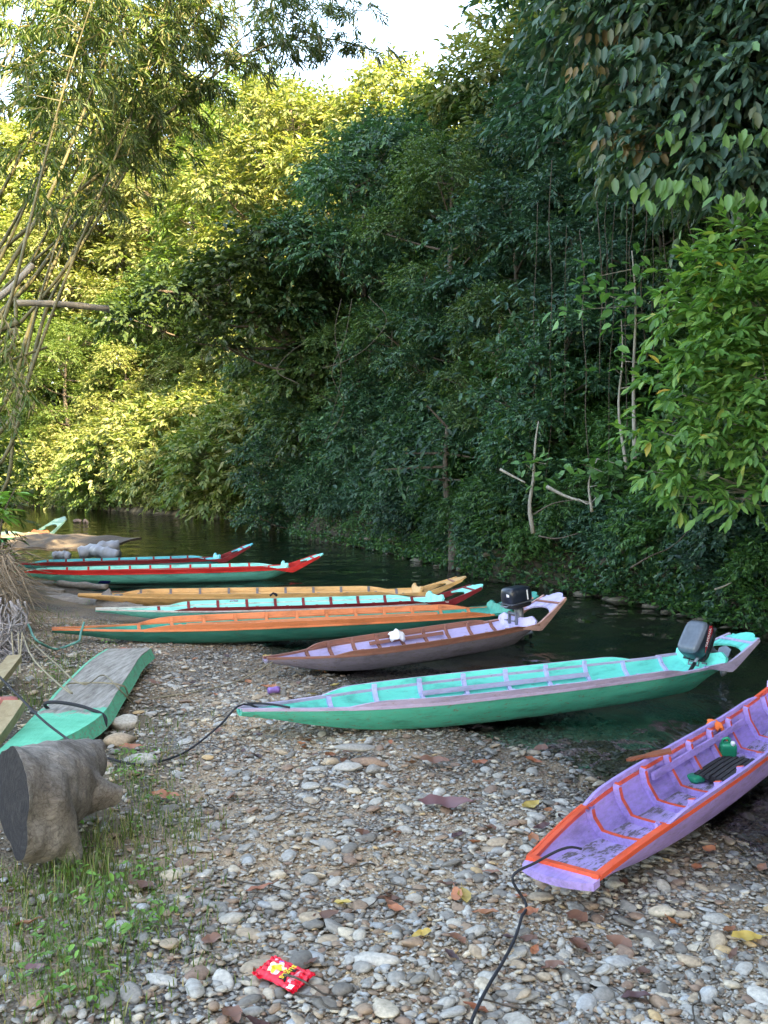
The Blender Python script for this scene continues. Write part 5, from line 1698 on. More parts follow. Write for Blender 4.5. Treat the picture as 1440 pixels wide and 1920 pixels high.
def shape_stone(V, rs, rough=.16):
    k = rs.normal(0, 1.3, (5, 3)); ph = rs.uniform(0, 6.28, 5)
    f = 1 + rough * sum(np.sin(V @ k[i] * 1.6 + ph[i]) for i in range(5)) / 2
    W_ = V * f[:, None]
    # a few flat facets
    for _ in range(4):
        n = nrm(rs.normal(0, 1, 3)); h = rs.uniform(.62, .85)
        d = W_ @ n
        W_ = W_ - np.where(d > h, (d - h) * .8, 0)[:, None] * n
    return W_


def rotz(a):
    c, s = np.cos(a), np.sin(a); z = np.zeros_like(a); o = np.ones_like(a)
    return np.stack([np.stack([c, -s, z], -1), np.stack([s, c, z], -1), np.stack([z, z, o], -1)], -2)


def rotx(a):
    c, s = np.cos(a), np.sin(a); z = np.zeros_like(a); o = np.ones_like(a)
    return np.stack([np.stack([o, z, z], -1), np.stack([z, c, -s], -1), np.stack([z, s, c], -1)], -2)


def roty(a):
    c, s = np.cos(a), np.sin(a); z = np.zeros_like(a); o = np.ones_like(a)
    return np.stack([np.stack([c, z, s], -1), np.stack([z, o, z], -1), np.stack([-s, z, c], -1)], -2)


def patchiness(P):
    return vnoise(P, 1.7, 3, 12)


def scatter_xy(n, y0, y1, rs, under=1.6, power=1.0):
    out = np.zeros((0, 2))
    while len(out) < n:
        y = y0 + (y1 - y0) * rs.rand(n * 2) ** power
        x = (rs.rand(n * 2) * 2 - 1) * (.54 * y / K + .4)
        P = np.stack([x, y], 1)
        il = inside(P, L_POLY); d = pl_dist(P, L_SHORE)
        ok = (il & (d < 5.5)) | (~il & (d < under))
        ok &= ~inside(P, R_POLY)
        # sandier and grassier patches on the upper left of the beach
        pb = np.clip(.82 + .22 * patchiness(P) - .30 * sst(-.7, -1.9, -P[:, 0] * -1.0) * sst(6.5, 2.0, P[:, 1]), .12, 1)
        pb = pb * (1 - .62 * sst(.14, .30, -P[:, 0] / np.maximum(P[:, 1], .5)) * sst(9, 6.5, P[:, 1]))
        ok &= rs.rand(len(P)) < pb
        out = np.concatenate([out, P[ok]])
    return out[:n]


def bulk_stones(name, n, ylo, yhi, rmed, rsig, rmax, ICO, nvar, label, power, sink=.25, shape=None):
    P = scatter_xy(n, ylo, yhi, rs, power=power)
    r = np.minimum(rmed * np.exp(rs.normal(0, rsig, n)), rmax)
    Vs = np.stack([shape_stone(ICO[0], rs) for _ in range(nvar)])
    vi = rs.randint(0, nvar, n)
    asp = np.stack([rs.uniform(.95, 1.45, n), rs.uniform(.68, 1.0, n), rs.uniform(.22, .45, n)], 1) * r[:, None]
    X = Vs[vi] * asp[:, None, :]
    R = rotz(rs.uniform(0, 6.28, n)) @ rotx(rs.normal(0, .22, n)) @ roty(rs.normal(0, .22, n))
    X = np.einsum('nij,nkj->nki', R, X)
    z = height(P) + asp[:, 2] * (1 - 2 * sink) + rs.uniform(0, .006, n)
    X[:, :, 0] += P[:, None, 0]; X[:, :, 1] += P[:, None, 1]; X[:, :, 2] += z[:, None]
    nv = ICO[0].shape[0]
    Fi = (ICO[1][None] + (np.arange(n) * nv)[:, None, None]).reshape(-1, 3)
    o = link(name, mesh_np(name, X.reshape(-1, 3), Fi), M['stone'], smooth=True)
    tag(o, label, 'pebbles', kind='stuff')
    return o


bulk_stones("fine_pebbles", 52000, 2.1, 11.0, .0095, .40, .024, I1, 12, "fine grey and brown pebbles covering the shingle beach", 1.25, .15)
bulk_stones("pebbles", 3900, 2.1, 10.5, .020, .34, .042, I2, 14, "flat grey river pebbles covering the shingle beach", 1.35, .2)
# the largest stones, one by one
smesh = []
for k in range(14):
    V = shape_stone(I3[0], rs, .15)
    me = mesh_np("river_stone", V, I3[1]); me.materials.append(M['stone'])
    me.polygons.foreach_set("use_smooth", np.ones(len(me.polygons), bool))
    smesh.append(me)


def stone(x, y, r, asp, rz, label, group=None, k=None, dz=0.0, tilt=(0, 0), name="river_stone", mat=None):
    o = bpy.data.objects.new(name, smesh[k if k is not None else rs.randint(14)])
    COL.objects.link(o)
    o.scale = (r * asp[0], r * asp[1], r * asp[2])
    o.rotation_euler = (tilt[0], tilt[1], rz)
    o.location = (x, y, hz(x, y) + r * asp[2] * .55 + dz)
    if mat:
        o.material_slots[0].link = 'OBJECT'; o.material_slots[0].material = mat
    tag(o, label, 'stone', group)
    return o


SP = scatter_xy(262, 2.2, 8.5, rs, under=.5, power=1.5)
for (x, y) in SP:
    stone(x, y, rs.uniform(.024, .046), (rs.uniform(1, 1.5), rs.uniform(.7, .95), rs.uniform(.3, .5)), rs.uniform(0, 6.28), "larger smooth grey stone lying on the shingle", 'larger stones on the shingle', tilt=(rs.normal(0, .12), rs.normal(0, .12)))


def stone_px(px, py, wpx, label, asp=(1.2, .85, .45), rz=0.0, dz=0.0, k=None, tilt=(0, 0)):
    p = G(px, py, .12); p = G(px, py, max(0, hz(p.x, p.y)))
    r = wpx / F * p.y / 2 / asp[0]
    return stone(p.x, p.y, r, asp, rz, label, None, k, dz, tilt)


stone_px(690, 1440, 75, "long pale slab lying on the small stone pile below the turquoise boat", (1.3, .5, .32), -.3, .02, 1)
stone_px(665, 1430, 70, "flat grey stone on top of the small stone pile below the turquoise boat", (1.3, .7, .33), -.1, .075, 3)
stone_px(655, 1445, 62, "grey block at the bottom of the small stone pile", (1.3, .6, .4), .05, .0, 5)
stone_px(622, 1432, 40, "rounded stone at the left end of the small stone pile", (1.2, .9, .5), .4, .0, 2)
stone_px(700, 1452, 44, "wedge stone at the right end of the small stone pile", (1.2, .8, .5), 1.0, .0, 7)
stone_px(585, 1735, 62, "pale grey wedge stone above the red sweet packet", (1.2, .75, .5), -.2)
stone_px(700, 1808, 90, "long dark grey slab right of the red sweet packet", (1.4, .6, .32), .1)
stone_px(325, 1655, 46, "pale tan oval stone right of the grass tuft", (1.2, .85, .6), .5)
stone_px(348, 1620, 40, "light grey oval stone right of the grass", (1.2, .9, .55), .1)
stone_px(975, 1875, 92, "long dark slate stone at the bottom edge of the picture", (1.5, .5, .4), .05)
stone_px(935, 1585, 50, "pale flat stone left of the purple boat bow", (1.3, .7, .45), .2)
stone_px(840, 1885, 46, "dark rounded stone at the bottom centre", (1.2, .85, .6), .7)
stone_px(1330, 1870, 46, "brown grey block stone at the lower right", (1.1, .9, .7), .9)
stone_px(1345, 1725, 50, "mottled pale stone right of the purple boat bow", (1.2, .9, .5), .1)
stone_px(130, 1905, 34, "pale upright stone at the bottom left corner", (1.0, .8, .7), 1.2)
stone_px(590, 1862, 34, "smooth oval grey stone below the sweet packet", (1.3, .8, .55), 1.4)
stone_px(235, 1365, 70, "pale broken rock beside the upturned boat", (1.3, .8, .55), .1)
stone_px(225, 1390, 60, "cream rock under the edge of the upturned boat", (1.2, .9, .6), .9)
stone_px(265, 1432, 58, "pale flat stone under the black rope", (1.3, .9, .4), .1)
stone_px(268, 1245, 20, "brown round stone propping the far end of the upturned boat", (1.0, .9, 1.0), .1)

# rocks of the far waterline
for i in range(34):
    t = rnd.random() ** 1.2 * .7
    x, y = bank_point(t, rnd.uniform(-.12, .35))
    o = stone(x, y, rnd.uniform(.06, .17), (1.7, .8, .55), rnd.uniform(0, 6), "dark layered rock at the foot of the right bank", 'rocks at the foot of the right bank', name="bank_rock", mat=M['rock'])
    o.location.z = max(o.location.z - .12, -.02)

# ------------------------------------------------------------------ fallen leaves and twigs
def leaf_mesh(seed, L_, w, curl):
    rs = np.random.RandomState(seed)
    n = 9
    V, Fq = [], []
    for i in range(n):
        t = i / (n - 1)
        hw = w * math.sin(math.pi * t ** .85) ** .8 * (1 + .12 * math.sin(i * 2.3 + seed))
        z = curl * (t - .5) ** 2 * 2 + .004 * math.sin(i * 1.7 + seed)
        for k in (-1, 0, 1):
            V.append((L_ * (t - .5), k * hw, z + abs(k) * hw * .45 + rs.uniform(-.002, .002)))
    for i in range(n - 1):
        for k in range(2):
            a = i * 3 + k
            Fq.append((a, a + 1, a + 4, a + 3))
    b = len(V)
    V += [(L_ * .5, -.0012, curl * .5), (L_ * .5, .0012, curl * .5), (L_ * .68, .001, curl * .5 + .004), (L_ * .68, -.001, curl * .5 + .004)]
    Fq.append((b, b + 1, b + 2, b + 3))
    return mesh_np("fallen_leaf", np.array(V), np.array(Fq))


kinds = [('dead_brown', "curled brown fallen leaf lying on the shingle"), ('dead_rust', "rust coloured fallen leaf lying on the shingle"), ('dead_dark', "dark rotting fallen leaf lying on the shingle"), ('dead_yellow', "yellow fallen leaf lying on the shingle")]
lms = {}
for mt, _ in kinds:
    for v in range(3):
        me = leaf_mesh(v * 7 + len(mt), rs.uniform(.10, .13), rs.uniform(.022, .032), rs.uniform(.01, .035)); me.materials.append(M[mt]); 
        me.polygons.foreach_set("use_smooth", np.ones(len(me.polygons), bool))
        lms[(mt, v)] = me


def litter(x, y, mt, s, lab, grp, rz=None, v=None, dz=.022):
    o = bpy.data.objects.new("fallen_leaf", lms[(mt, v if v is not None else rs.randint(3))]); COL.objects.link(o)
    o.location = (x, y, max(hz(x, y), -.3) + dz); o.rotation_euler = (rs.normal(0, .2), rs.normal(0, .2), rs.uniform(0, 6.28) if rz is None else rz); o.scale = (s, s, s)
    tag(o, lab, 'leaf', grp)
    return o


LP = scatter_xy(150, 2.2, 9.0, rs, under=.25, power=1.3)
for i, (x, y) in enumerate(LP):
    mt, lab = kinds[rs.choice(4, p=[.4, .3, .24, .06])]
    litter(x, y, mt, rs.uniform(.55, 1.05), lab, mt.replace('dead_', '') + ' fallen leaves on the shingle')


def leaf_px(px, py, wpx, mt, lab, rz=0.0):
    p = G(px, py, .1); p = G(px, py, max(.02, hz(p.x, p.y)))
    s = wpx / F * p.y / .115
    me = lms[(mt, 1)] if mt in dict(kinds) else lms[('dead_dark', 1)]
    o = bpy.data.objects.new("fallen_leaf", me); COL.objects.link(o)
    if mt == 'dead_purple':
        o.material_slots[0].link = 'OBJECT'; o.material_slots[0].material = M[mt]
    o.location = (p.x, p.y, hz(p.x, p.y) + .03); o.rotation_euler = (.1, .05, rz); o.scale = (s, s * 1.35, s)
    tag(o, lab, 'leaf')


leaf_px(835, 1520, 95, 'dead_purple', "large purple-brown withered leaf in the middle of the beach", .1)
leaf_px(900, 1437, 40, 'dead_rust', "reddish leaf on the shingle below the turquoise boat", .5)
leaf_px(815, 1443, 62, 'dead_brown', "narrow brown leaf sheath lying below the turquoise boat", .0)
leaf_px(310, 1495, 60, 'dead_rust', "orange-brown curled leaf lying in the grass", -.2)
leaf_px(245, 1412, 46, 'dead_rust', "russet leaf beside the upturned boat", .2)
leaf_px(1400, 1775, 60, 'dead_yellow', "yellowish crinkled leaf at the right edge of the shingle", .1)
leaf_px(1028, 1530, 30, 'dead_rust', "broad rust brown leaf left of the purple boat", 1.0)
leaf_px(1330, 1600, 42, 'dead_rust', "brown leaf in the wet gravel under the purple boat", .8)
leaf_px(500, 1237, 24, 'dead_yellow', "bright yellow leaf standing at the lavender boat bow", 1.2)
leaf_px(65, 1835, 40, 'dead_purple', "broad reddish dead leaf in the lower left corner", .3)
leaf_px(235, 1225, 30, 'dead_rust', "red-brown leaf lying on the shadowed shingle by the upturned boat", 0.0)
tws = []
for k in range(4):
    q = MB()
    pts = [Vector((.05 * i - .15, rs.normal(0, .008), rs.normal(0, .004))) for i in range(7)]
    q.tube(smooth_pts(pts, 10), [.004 * (1 - .5 * i / 9) for i in range(10)], 5)
    o = q.build("twig", M['bark'], None, True, fix=False); tws.append(o.data)
    bpy.data.objects.remove(o)
for i, (x, y) in enumerate(scatter_xy(60, 2.2, 8.5, rs, under=.1, power=1.3)):
    o = bpy.data.objects.new("twig", tws[i % 4]); COL.objects.link(o)
    s = rs.uniform(.4, 1.1)
    o.location = (x, y, hz(x, y) + .02); o.rotation_euler = (rs.normal(0, .1), rs.normal(0, .1), rs.uniform(0, 6.28)); o.scale = (s, s, s)
    tag(o, "thin dry twig lying on the shingle", 'twig', 'twigs on the shingle')

# ------------------------------------------------------------------ grass and weeds
def grass_patch(name, spots, label, seed):
    rs = np.random.RandomState(seed)
    Vs, Fs = [], []
    b = 0
    for (px, py, sp, n, h) in spots:
        c = G(px, py, .2); c = G(px, py, hz(c.x, c.y))
        for i in range(int(n * .62)):
            x, y = c.x + rs.normal(0, sp), c.y + rs.normal(0, sp * 1.6)
            z = hz(x, y) + .0
            hh = h * rs.uniform(.4, 1.25); a = rs.uniform(0, 6.28)
            out = np.array([math.cos(a), math.sin(a), 0]) * hh * rs.uniform(.15, .9); w = np.array([-math.sin(a), math.cos(a), 0]) * rs.uniform(.0012, .0028)
            p0 = np.array([x, y, z]); p1 = p0 + out * .35 + UP * hh * .6; p2 = p0 + out + UP * hh * .85
            Vs += [p0 - w, p0 + w, p1 + w * .8, p1 - w * .8, p2, p2]
            Fs += [(b, b + 1, b + 2, b + 3), (b + 3, b + 2, b + 4, b + 5)]
            b += 6
    o = link(name, mesh_np(name, np.array(Vs), np.array(Fs)), M['grass'])
    return tag(o, label, 'grass', kind='stuff')


grass_patch("grass", [(180, 1600, .08, 260, .10), (170, 1650, .07, 200, .13), (260, 1470, .10, 330, .06), (230, 1440, .08, 240, .05), (330, 1540, .10, 330, .07), (300, 1500, .09, 240, .06), (350, 1570, .06, 160, .07), (120, 1690, .14, 260, .08), (230, 1560, .08, 240, .08),
                      (170, 1760, .14, 280, .07), (60, 1750, .12, 260, .07), (250, 1720, .12, 200, .06), (180, 1840, .08, 140, .08), (330, 1690, .10, 110, .05), (380, 1800, .08, 70, .05), (260, 1820, .1, 120, .05), (40, 1830, .08, 120, .06),
                      (60, 1660, .12, 300, .08), (20, 1700, .1, 240, .08), (100, 1740, .15, 300, .06), (290, 1640, .1, 160, .06), (230, 1660, .12, 240, .08), (90, 1860, .1, 160, .06), (300, 1780, .14, 200, .05), (420, 1740, .1, 70, .04), (200, 1900, .1, 120, .06), (140, 1800, .1, 200, .07), (110, 1280, .18, 420, .09), (60, 1320, .12, 300, .10), (150, 1240, .15, 260, .08), (130, 1190, .2, 260, .08), (90, 1210, .15, 240, .09), (300, 1360, .12, 160, .06), (290, 1410, .1, 140, .06), (180, 1180, .2, 160, .07), (70, 1160, .2, 220, .1), (330, 1430, .1, 90, .05)],
            "short grass and sedge growing on the upper left of the beach", 12)
wp = [broad_proto(31, 24, .12, .034, .008, 'weed', "weed", .0016, 'weed'), broad_proto(37, 21, .09, .028, .008, 'weed', "weed", .0014, 'weed')]
for i in range(46):
    px, py = rnd.choice([(rnd.gauss(170, 45), rnd.gauss(1570, 55)), (rnd.gauss(230, 60), rnd.gauss(1720, 60)), (rnd.gauss(260, 40), rnd.gauss(1450, 30)), (rnd.gauss(110, 50), rnd.gauss(1800, 60)), (rnd.gauss(130, 50), rnd.gauss(1260, 40))])
    py = min(py, 1880)
    c = G(px, py, .2); c = G(px, py, hz(c.x, c.y))
    put(wp[i % 2], (c.x, c.y, c.z), rnd.uniform(0, 6), rnd.uniform(.6, 1.1), "small bright green weed growing in the grass on the left of the beach", 'weed', 'weeds on the upper beach')

# ------------------------------------------------------------------ old log
def voxel_blob(name, spheres, vox, mats, amp=.012, nscale=9.0, seed=0, cut=None):
    bm = bmesh.new()
    for (a, b_, r0, r1) in spheres:
        a, b_ = Vector(a), Vector(b_)
        n = max(3, int((b_ - a).length / (min(r0, r1) * .5)) + 1)
        for i in range(n):
            t = i / (n - 1)
            bmesh.ops.create_icosphere(bm, subdivisions=2, radius=r0 + (r1 - r0) * t, matrix=Matrix.Translation(a.lerp(b_, t)))
    me = bpy.data.meshes.new(name); bm.to_mesh(me); bm.free()
    tmp = bpy.data.objects.new(name, me); COL.objects.link(tmp)
    md = tmp.modifiers.new("r", 'REMESH'); md.mode = 'VOXEL'; md.voxel_size = vox
    sm = tmp.modifiers.new("s", 'SMOOTH'); sm.factor = .6; sm.iterations = 8
    dg = bpy.context.evaluated_depsgraph_get()
    m2 = bpy.data.meshes.new_from_object(tmp.evaluated_get(dg))
    bpy.data.objects.remove(tmp)
    bm = bmesh.new(); bm.from_mesh(m2)
    bm.normal_update()
    for v in bm.verts:
        p = v.co
        d = mnoise.fractal(Vector((p.x, p.y, p.z)) * nscale + Vector((seed, 0, 0)), .8, 2.1, 5)
        v.co = p + v.normal * amp * d
    cutgeo = None
    if cut:
        pt, no = cut
        r = bmesh.ops.bisect_plane(bm, geom=bm.verts[:] + bm.edges[:] + bm.faces[:], plane_co=pt, plane_no=no, clear_outer=True)
        ed = [e for e in r['geom_cut'] if isinstance(e, bmesh.types.BMEdge)]
        f = bmesh.ops.contextual_create(bm, geom=ed)['faces']
        for ff in f: ff.material_index = 1
        for ff in bm.faces: ff.smooth = ff.material_index == 0
    else:
        for ff in bm.faces: ff.smooth = True
    bm.to_mesh(m2); bm.free()
    for m in mats: m2.materials.append(m)
    o = bpy.data.objects.new(name, m2); COL.objects.link(o)
    return o


cutp = W(40, 1500, 2.86)


def mat_log(cut):
    m, nt, out = new_mat("sawn_log_end" if cut else "weathered_log_surface")
    L = nt.links.new
    tc = nd(nt, "ShaderNodeTexCoord")
    mp = nd(nt, "ShaderNodeMapping"); mp.inputs['Location'].default_value = tuple(-cutp); L(tc.outputs['Object'], mp.inputs[0])
    n2 = nd(nt, "ShaderNodeTexNoise", i={'Scale': 26.0, 'Detail': 8.0, 'Roughness': 0.7}); L(mp.outputs[0], n2.inputs['Vector'])
    if cut:
        ln = nd(nt, "ShaderNodeVectorMath", operation='LENGTH'); L(mp.outputs[0], ln.inputs[0])
        ma = nd(nt, "ShaderNodeMath", operation='MULTIPLY_ADD'); ma.inputs[1].default_value = 0.05; L(n2.outputs[0], ma.inputs[0]); L(ln.outputs['Value'], ma.inputs[2])
        sn = nd(nt, "ShaderNodeMath", operation='SINE')
        mm = nd(nt, "ShaderNodeMath", operation='MULTIPLY'); mm.inputs[1].default_value = 260.0; L(ma.outputs[0], mm.inputs[0]); L(mm.outputs[0], sn.inputs[0])
        h = nd(nt, "ShaderNodeMath", operation='MULTIPLY_ADD'); h.inputs[1].default_value = 0.05; L(sn.outputs[0], h.inputs[0]); L(n2.outputs[0], h.inputs[2])
        r = ramp(nt, [(0.25, (0.008, 0.008, 0.011)), (0.5, (0.017, 0.016, 0.019)), (0.8, (0.045, 0.041, 0.042))]); L(h.outputs[0], r.inputs[0])
        b = principled(nt, out, r.outputs[0], .8, .2); bump(nt, b, h.outputs[0], .7, .01)
        return m
    dr = nd(nt, "ShaderNodeMapping"); dr.inputs['Rotation'].default_value = (0, 0, -.9); dr.inputs['Scale'].default_value = (1.2, 8, 8); L(mp.outputs[0], dr.inputs[0])
    n1 = nd(nt, "ShaderNodeTexNoise", i={'Scale': 5.0, 'Detail': 10.0, 'Roughness': 0.75, 'Distortion': 1.2}); L(dr.outputs[0], n1.inputs['Vector'])
    vo = nd(nt, "ShaderNodeTexVoronoi", i={'Scale': 5.0}); vo.feature = 'DISTANCE_TO_EDGE'; L(dr.outputs[0], vo.inputs['Vector'])
    ck = ramp(nt, [(0.0, (0.25, 0.25, 0.25)), (0.05, (1, 1, 1))]); L(vo.outputs[0], ck.inputs[0])
    n3 = nd(nt, "ShaderNodeTexNoise", i={'Scale': 4.5, 'Detail': 5.0}); L(mp.outputs[0], n3.inputs['Vector'])
    r = ramp(nt, [(0.28, (0.13, 0.12, 0.105)), (0.5, (0.29, 0.27, 0.245)), (0.72, (0.46, 0.44, 0.405))]); L(n1.outputs[0], r.inputs[0])
    pt = ramp(nt, [(0.35, (0.62, 0.58, 0.55)), (0.65, (1.15, 1.12, 1.08))]); L(n3.outputs[0], pt.inputs[0])
    c = mixc(nt, 1.0, r.outputs[0], pt.outputs[0], 'MULTIPLY'); c = mixc(nt, .45, c, ck.outputs[0], 'MULTIPLY')
    b = principled(nt, out, c, .9, .15)
    hh = nd(nt, "ShaderNodeMath", operation='MULTIPLY_ADD'); hh.inputs[1].default_value = .6; L(n2.outputs[0], hh.inputs[0]); L(n1.outputs[0], hh.inputs[2])
    bump(nt, b, hh.outputs[0], .9, .02)
    return m


M['log'] = mat_log(False); M['log_end'] = mat_log(True)
log = voxel_blob("driftwood_log", [(W(-60, 1505, 2.75), W(95, 1475, 3.15), .19, .185), (W(95, 1475, 3.15), W(160, 1430, 3.5), .175, .10), (W(120, 1480, 3.2), W(215, 1490, 3.3), .12, .055), (W(60, 1500, 2.95), W(133, 1600, 3.0), .14, .05), (W(150, 1430, 3.5), W(185, 1402, 3.6), .085, .04), (W(10, 1540, 2.85), W(80, 1585, 2.92), .12, .08)],
                 .014, [M['log'], M['log_end']], .022, 4.0, 3, (cutp, Vector((-.80, -.60, .05))))
tag(log, "weathered grey log with knobby stubs and a dark sawn end in the left foreground", 'log')
bpy.context.view_layer.update()

# ------------------------------------------------------------------ upturned boat, planks, driftwood by the bank
def mat_worn_bottom():
    m, nt, out = new_mat("weathered_bottom_with_green_end")
    L = nt.links.new
    tc = nd(nt, "ShaderNodeTexCoord")
    mp = nd(nt, "ShaderNodeMapping"); mp.inputs['Scale'].default_value = (9, 1, 9); L(tc.outputs['Object'], mp.inputs[0])
    n1 = nd(nt, "ShaderNodeTexNoise", i={'Scale': 4.0, 'Detail': 9.0, 'Roughness': 0.7}); L(mp.outputs[0], n1.inputs['Vector'])
    n2 = nd(nt, "ShaderNodeTexNoise", i={'Scale': 5.0, 'Detail': 7.0, 'Roughness': 0.7}); L(tc.outputs['Object'], n2.inputs['Vector'])
    wd = ramp(nt, [(0.3, (0.12, 0.105, 0.09)), (0.5, (0.28, 0.26, 0.225)), (0.72, (0.42, 0.40, 0.36))]); L(n1.outputs[0], wd.inputs[0])
    gr_ = ramp(nt, [(0.3, (0.05, 0.36, 0.22)), (0.7, (0.13, 0.58, 0.38))]); L(n2.outputs[0], gr_.inputs[0])
    sx = nd(nt, "ShaderNodeSeparateXYZ"); L(tc.outputs['Object'], sx.inputs[0])
    ma = nd(nt, "ShaderNodeMath", operation='MULTIPLY_ADD'); ma.inputs[1].default_value = 1.1; L(n2.outputs[0], ma.inputs[0]); L(sx.outputs[1], ma.inputs[2])
    th = ramp(nt, [(0.0, (1, 1, 1)), (0.06, (0, 0, 0))])
    ad = nd(nt, "ShaderNodeMath", operation='ADD'); ad.inputs[1].default_value = 0.10; L(ma.outputs[0], ad.inputs[0]); L(ad.outputs[0], th.inputs[0])
    c = mixc(nt, th.outputs[0], wd.outputs[0], gr_.outputs[0])
    b = principled(nt, out, c, .8, .25)
    bump(nt, b, n1.outputs[0], .6, .012)
    return m


M['worn_bottom'] = mat_worn_bottom()
up_b = empty("upturned_boat", (-2.05, 5.2 * K, hz(-2.05, 5.2 * K)))
tag(up_b, "old upturned boat with bare grey bottom and flaking green bow and sides", 'boat', 'boats lying on the bank')
sec = [(x_, y_ * K, w_, z_) for x_, y_, w_, z_ in [(-2.19, 6.55, .19, .26), (-2.16, 6.2, .19, .28), (-2.08, 5.7, .20, .30), (-1.99, 5.1, .205, .30), (-1.91, 4.6, .20, .30), (-1.90, 4.35, .17, .30), (-1.93, 4.1, .12, .29), (-1.98, 3.85, .06, .27)]]
yy = np.array([s_[1] for s_ in sec])[::-1]
N = 30
ys = np.linspace(yy[0], yy[-1], N)
cx = crom(yy, [s_[0] for s_ in sec][::-1], ys); hw = crom(yy, [s_[2] for s_ in sec][::-1], ys); zz = crom(yy, [s_[3] for s_ in sec][::-1], ys)
top, sideL, sideR = MB(), MB(), MB()
ox, oy, oz = up_b.location
for part, nm in ((0, "bottom"), (1, "side"), (-1, "side")):
    q = MB(); vs = []
    for i in range(N):
        gz = hz(cx[i], ys[i])
        dr = min(.085, zz[i] - gz + .02)
        if part == 0: a, b_ = (cx[i] - hw[i], zz[i]), (cx[i] + hw[i], zz[i])
        else: a, b_ = (cx[i] + part * hw[i], zz[i] - .002), (cx[i] + part * (hw[i] + .035), zz[i] - dr)
        th_ = (0, -.02) if part == 0 else (-part * .02, 0)
        for (x, z) in (a, b_, (b_[0] + th_[0], b_[1] + th_[1]), (a[0] + th_[0], a[1] + th_[1])):
            vs.append((x - ox, ys[i] - oy, z - oz + (.006 * math.sin(x * 9) if part == 0 else 0)))
    fs = []
    for i in range(N - 1):
        for k in range(4):
            fs.append((i * 4 + k, i * 4 + (k + 1) % 4, i * 4 + 4 + (k + 1) % 4, i * 4 + 4 + k))
    fs += [(3, 2, 1, 0), tuple(4 * N - 4 + k for k in range(4))]
    q.add(vs, fs)
    if part == 0:
        q.m = [1 if ys[min(N - 2, (i // 4))] < 4.72 * K else 0 for i in range(len(q.m))]
    q.m = [0] * len(q.m)
    q.build(nm, [M['worn_bottom']] if part == 0 else [M['flake_green']], up_b)

for (pp, w, th_, lab, mt) in [([(-40, 1330, 4.9), (28, 1240, 5.8)], .10, .05, "pale stone-like plank leaning along the left edge", 'plank_yellow'), ([(-45, 1440, 4.0), (28, 1330, 4.5)], .12, .06, "yellowish weathered plank at the left edge above the log", 'plank_yellow')]:
    a, b_ = W(*pp[0]), W(*pp[1])
    q = MB(); d = (b_ - a).normalized(); sdv = d.cross(Vector((0, 0, 1))).normalized()
    q.ribbon([a, a.lerp(b_, .33) + Vector((0, 0, .01)), a.lerp(b_, .66), b_], sdv, w / 2, sdv.cross(d), th_)
    tag(q.build("weathered_plank", M[mt]), lab, 'plank')
p = W(12, 1318, 4.75)
q = MB(); rounded_block(q, Vector((0, 0, 0)), (.14, .09, .07), Matrix.Rotation(.4, 3, 'Z')); tag(q.build("brick", M['brick'], None, True, loc=p), "worn reddish brick lying on the plank at the left edge", 'brick')

# driftwood trunks behind the green boat
for pp, r, lab in [([(60, 1128, 10.2), (140, 1132, 10.1), (215, 1142, 9.9), (262, 1148, 9.7)], [.09, .11, .10, .06], "thick grey driftwood trunk lying behind the turquoise bow"),
                   ([(55, 1106, 11.1), (90, 1108, 11), (120, 1112, 10.9)], [.05, .06, .05], "short pale driftwood piece by the water"), ([(75, 1112, 10.6), (130, 1117, 10.5), (200, 1122, 10.4)], [.025, .025, .02], "thin pale pole lying on the driftwood trunk"),
                   ([(110, 1094, 11.8), (160, 1098, 11.6), (200, 1101, 11.4)], [.05, .05, .04], "dark wet log at the water beside the red boat")]:
    q = MB(); q.tube(smooth_pts([W(*p) for p in pp], 12), list(np.interp(np.linspace(0, 1, 12), np.linspace(0, 1, len(r)), r)), 9)
    o = q.build("driftwood_piece", M['driftwood'], None, True)
    for v in o.data.vertices:
        v.co += Vector(v.normal) * .02 * mnoise.noise(v.co * 6)
    tag(o, lab, 'driftwood')
st = voxel_blob("root_stump", [(W(190, 1135, 9.9), W(205, 1108, 9.9), .10, .05), (W(195, 1130, 9.9), W(225, 1118, 9.8), .09, .05), (W(200, 1140, 9.8), W(265, 1138, 9.7), .08, .06)], .02, [M['driftwood']], .03, 6.0, 9)
tag(st, "gnarled grey root stump standing beside the tan boat", 'driftwood')

